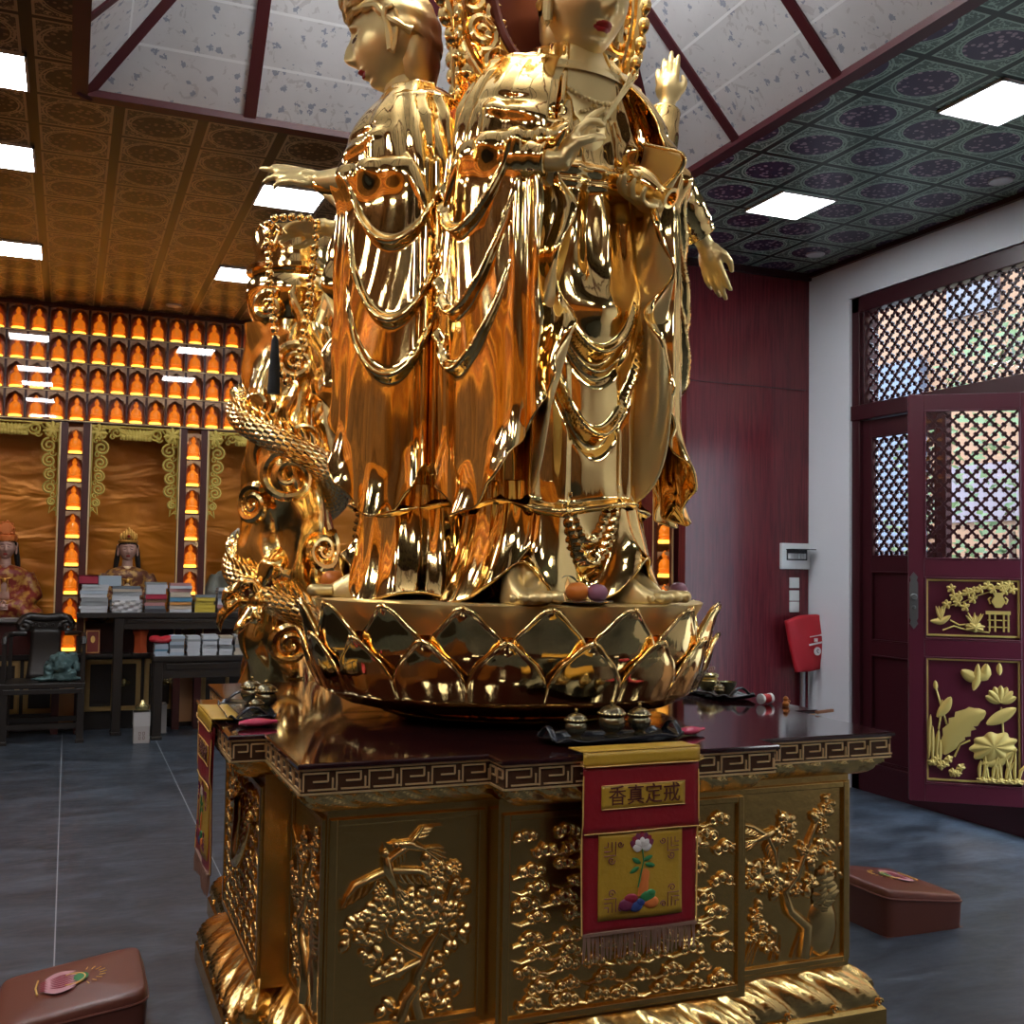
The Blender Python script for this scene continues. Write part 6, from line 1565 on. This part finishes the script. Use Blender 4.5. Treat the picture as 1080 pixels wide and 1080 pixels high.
M().lathe([(.022, 0), (.03, .01), (.044, .025), (.046, .045), (.036, .055), (.044, .06), (.046, .07), (.034, .078)], 28).build('bowl', brass2, t)
m = M()
for q in range(6): m.tube([(p[0] - .03 + .012 * q, .004 * (q % 3), p[2] + .095) for p in scroll((0, 0), .010, 1.2, q, 1, 12)], .0016, 5); m.tube([(-.03 + .012 * q, .004 * (q % 3), .06), (-.03 + .012 * q, .004 * (q % 3), .09)], .0016, 5)
m.build('incense_curls', Mat('incense', (.40, .18, .12), .7), t)
jar((2.47, 3.80, z0 + .007), 'tiny brass jar in front of the bowls on the right tray', .5)
t = thing('candle_cup', 'small red candle cup with white ends lying right of the right tray', 'candle', (2.535, 3.575, z0 + .021), (0, pi / 2, .25)); t.scale = (.72,) * 3
M().lathe([(.024, -.025), (.026, 0), (.024, .025)], 20).build('red_body', redcloth, t); c = M().lathe([(.026, .025), (.028, .03), (.028, .042), (.02, .044)], 20).build('white_end', whitem, t); inst(c, None, t, (0, 0, 0), (pi, 0, 0))
m = M(); m.lathe([(.012, 0), (.014, .01), (.008, .02), (.011, .03), (.004, .038)], 14); m.ell((.014, 0, .018), .006); tag(m.build('brass_trinket', Mat('copper_trinket', (.45, .16, .04), .3, .8), loc=(2.575, 3.50, z0)), 'tiny copper trinket beside the red candle cup', 'trinket')
m = M(); m.box(-.05, .05, -.006, .006, 0, .010); tag(m.build('wooden_stick', Mat('stick_wood', (.30, .13, .06), .5), smooth=False, loc=(2.60, 3.30, z0), rot=(0, 0, .3)), 'short wooden stick lying near the right edge of the pedestal', 'stick')
# fruit on the lotus platform
zp = TOP + .403
def plate(loc, label, r=.075): return tag(M().lathe([(.6 * r, 0), (r, .010), (r * 1.02, .013), (r * .98, .014), (.6 * r, .005), (.002, .004)], 40).build('fruit_plate', plate_m, loc=loc), label, 'plate', 'small steel fruit plates')
def fruit(loc, r, mat, name, label, cat, leaf=False):
    t = thing(name, label, cat, loc)
    M().grid(lambda u, v: (r * sin(pi * v) * cos(2 * pi * u), r * sin(pi * v) * sin(2 * pi * u), r * (1 + .90 * -cos(pi * v) * (1 - .10 * G(v - 1, .12)))), 28, 18, cu=True).build('flesh', mat, t, angle=180)
    M().lathe([(.004, 1.80 * r), (.003, 1.92 * r)], 8).build('stem', leaf_m, t)
    if leaf: M().grid(lambda u, v: (-.055 * u, (v - .5) * .035 * sin(pi * min(1, .05 + u * .93)), 1.85 * r + .02 * sin(u * 2.6)), 8, 5).build('leaf', leaf_m, t)
    return t
R_yaw = Matrix.Rotation(-YAW, 3, 'Z')
def onlotus(x, y): p = R_yaw @ Vector((x, y, 0)); return (PX + p.x, PY + p.y, zp)
p = onlotus(.25, -.625); plate(p, 'small steel plate with two fruits by the front golden foot', .088)
f_ = onlotus(.222, -.625); fruit((f_[0], f_[1], zp + .005), .037, orange_m, 'tangerine', 'orange tangerine with a dark leaf on the front plate', 'fruit', True)
f_ = onlotus(.288, -.62); fruit((f_[0], f_[1], zp + .005), .034, plum_m, 'plum', 'purple round fruit beside the tangerine on the front plate', 'fruit')
p = onlotus(-.665, .04); plate(p, 'small steel plate with one orange at the left end of the lotus platform', .07)
f_ = onlotus(-.672, .04); fruit((f_[0], f_[1], zp + .005), .048, orange_m, 'orange', 'single orange on a plate at the left end of the lotus platform', 'fruit')
f_ = onlotus(.66, .10); fruit((f_[0], f_[1], zp), .036, plum_m, 'plum', 'purple fruit at the right end of the lotus platform behind a foot', 'fruit')
# ------------------------------------------------------------------ light and view
w = bpy.data.worlds.new('world'); SC.world = w; w.use_nodes = True
bgn = w.node_tree.nodes['Background']; bgn.inputs[0].default_value = (.62, .80, 1.0, 1); bgn.inputs[1].default_value = 3.0
sl_ = bpy.data.lights.new('sun', 'SUN'); sl_.energy = 1.3; sl_.angle = .02; sl_.color = (1, .93, .82)
so = bpy.data.objects.new('sun', sl_); COL.objects.link(so); so.rotation_euler = (Vector((.55, .25, -1))).to_track_quat('-Z', 'Y').to_euler()
vs = SC.view_settings; vs.view_transform = 'Standard'; vs.look = 'None'; vs.gamma = 1; vs.use_curve_mapping = False; vs.exposure = 1.75
SC.cycles.use_denoising = True; SC.cycles.max_bounces = 8; SC.cycles.glossy_bounces = 5; SC.cycles.diffuse_bounces = 4; SC.cycles.transparent_max_bounces = 12; SC.cycles.caustics_reflective = False; SC.cycles.caustics_refractive = False; SC.cycles.sample_clamp_indirect = 6
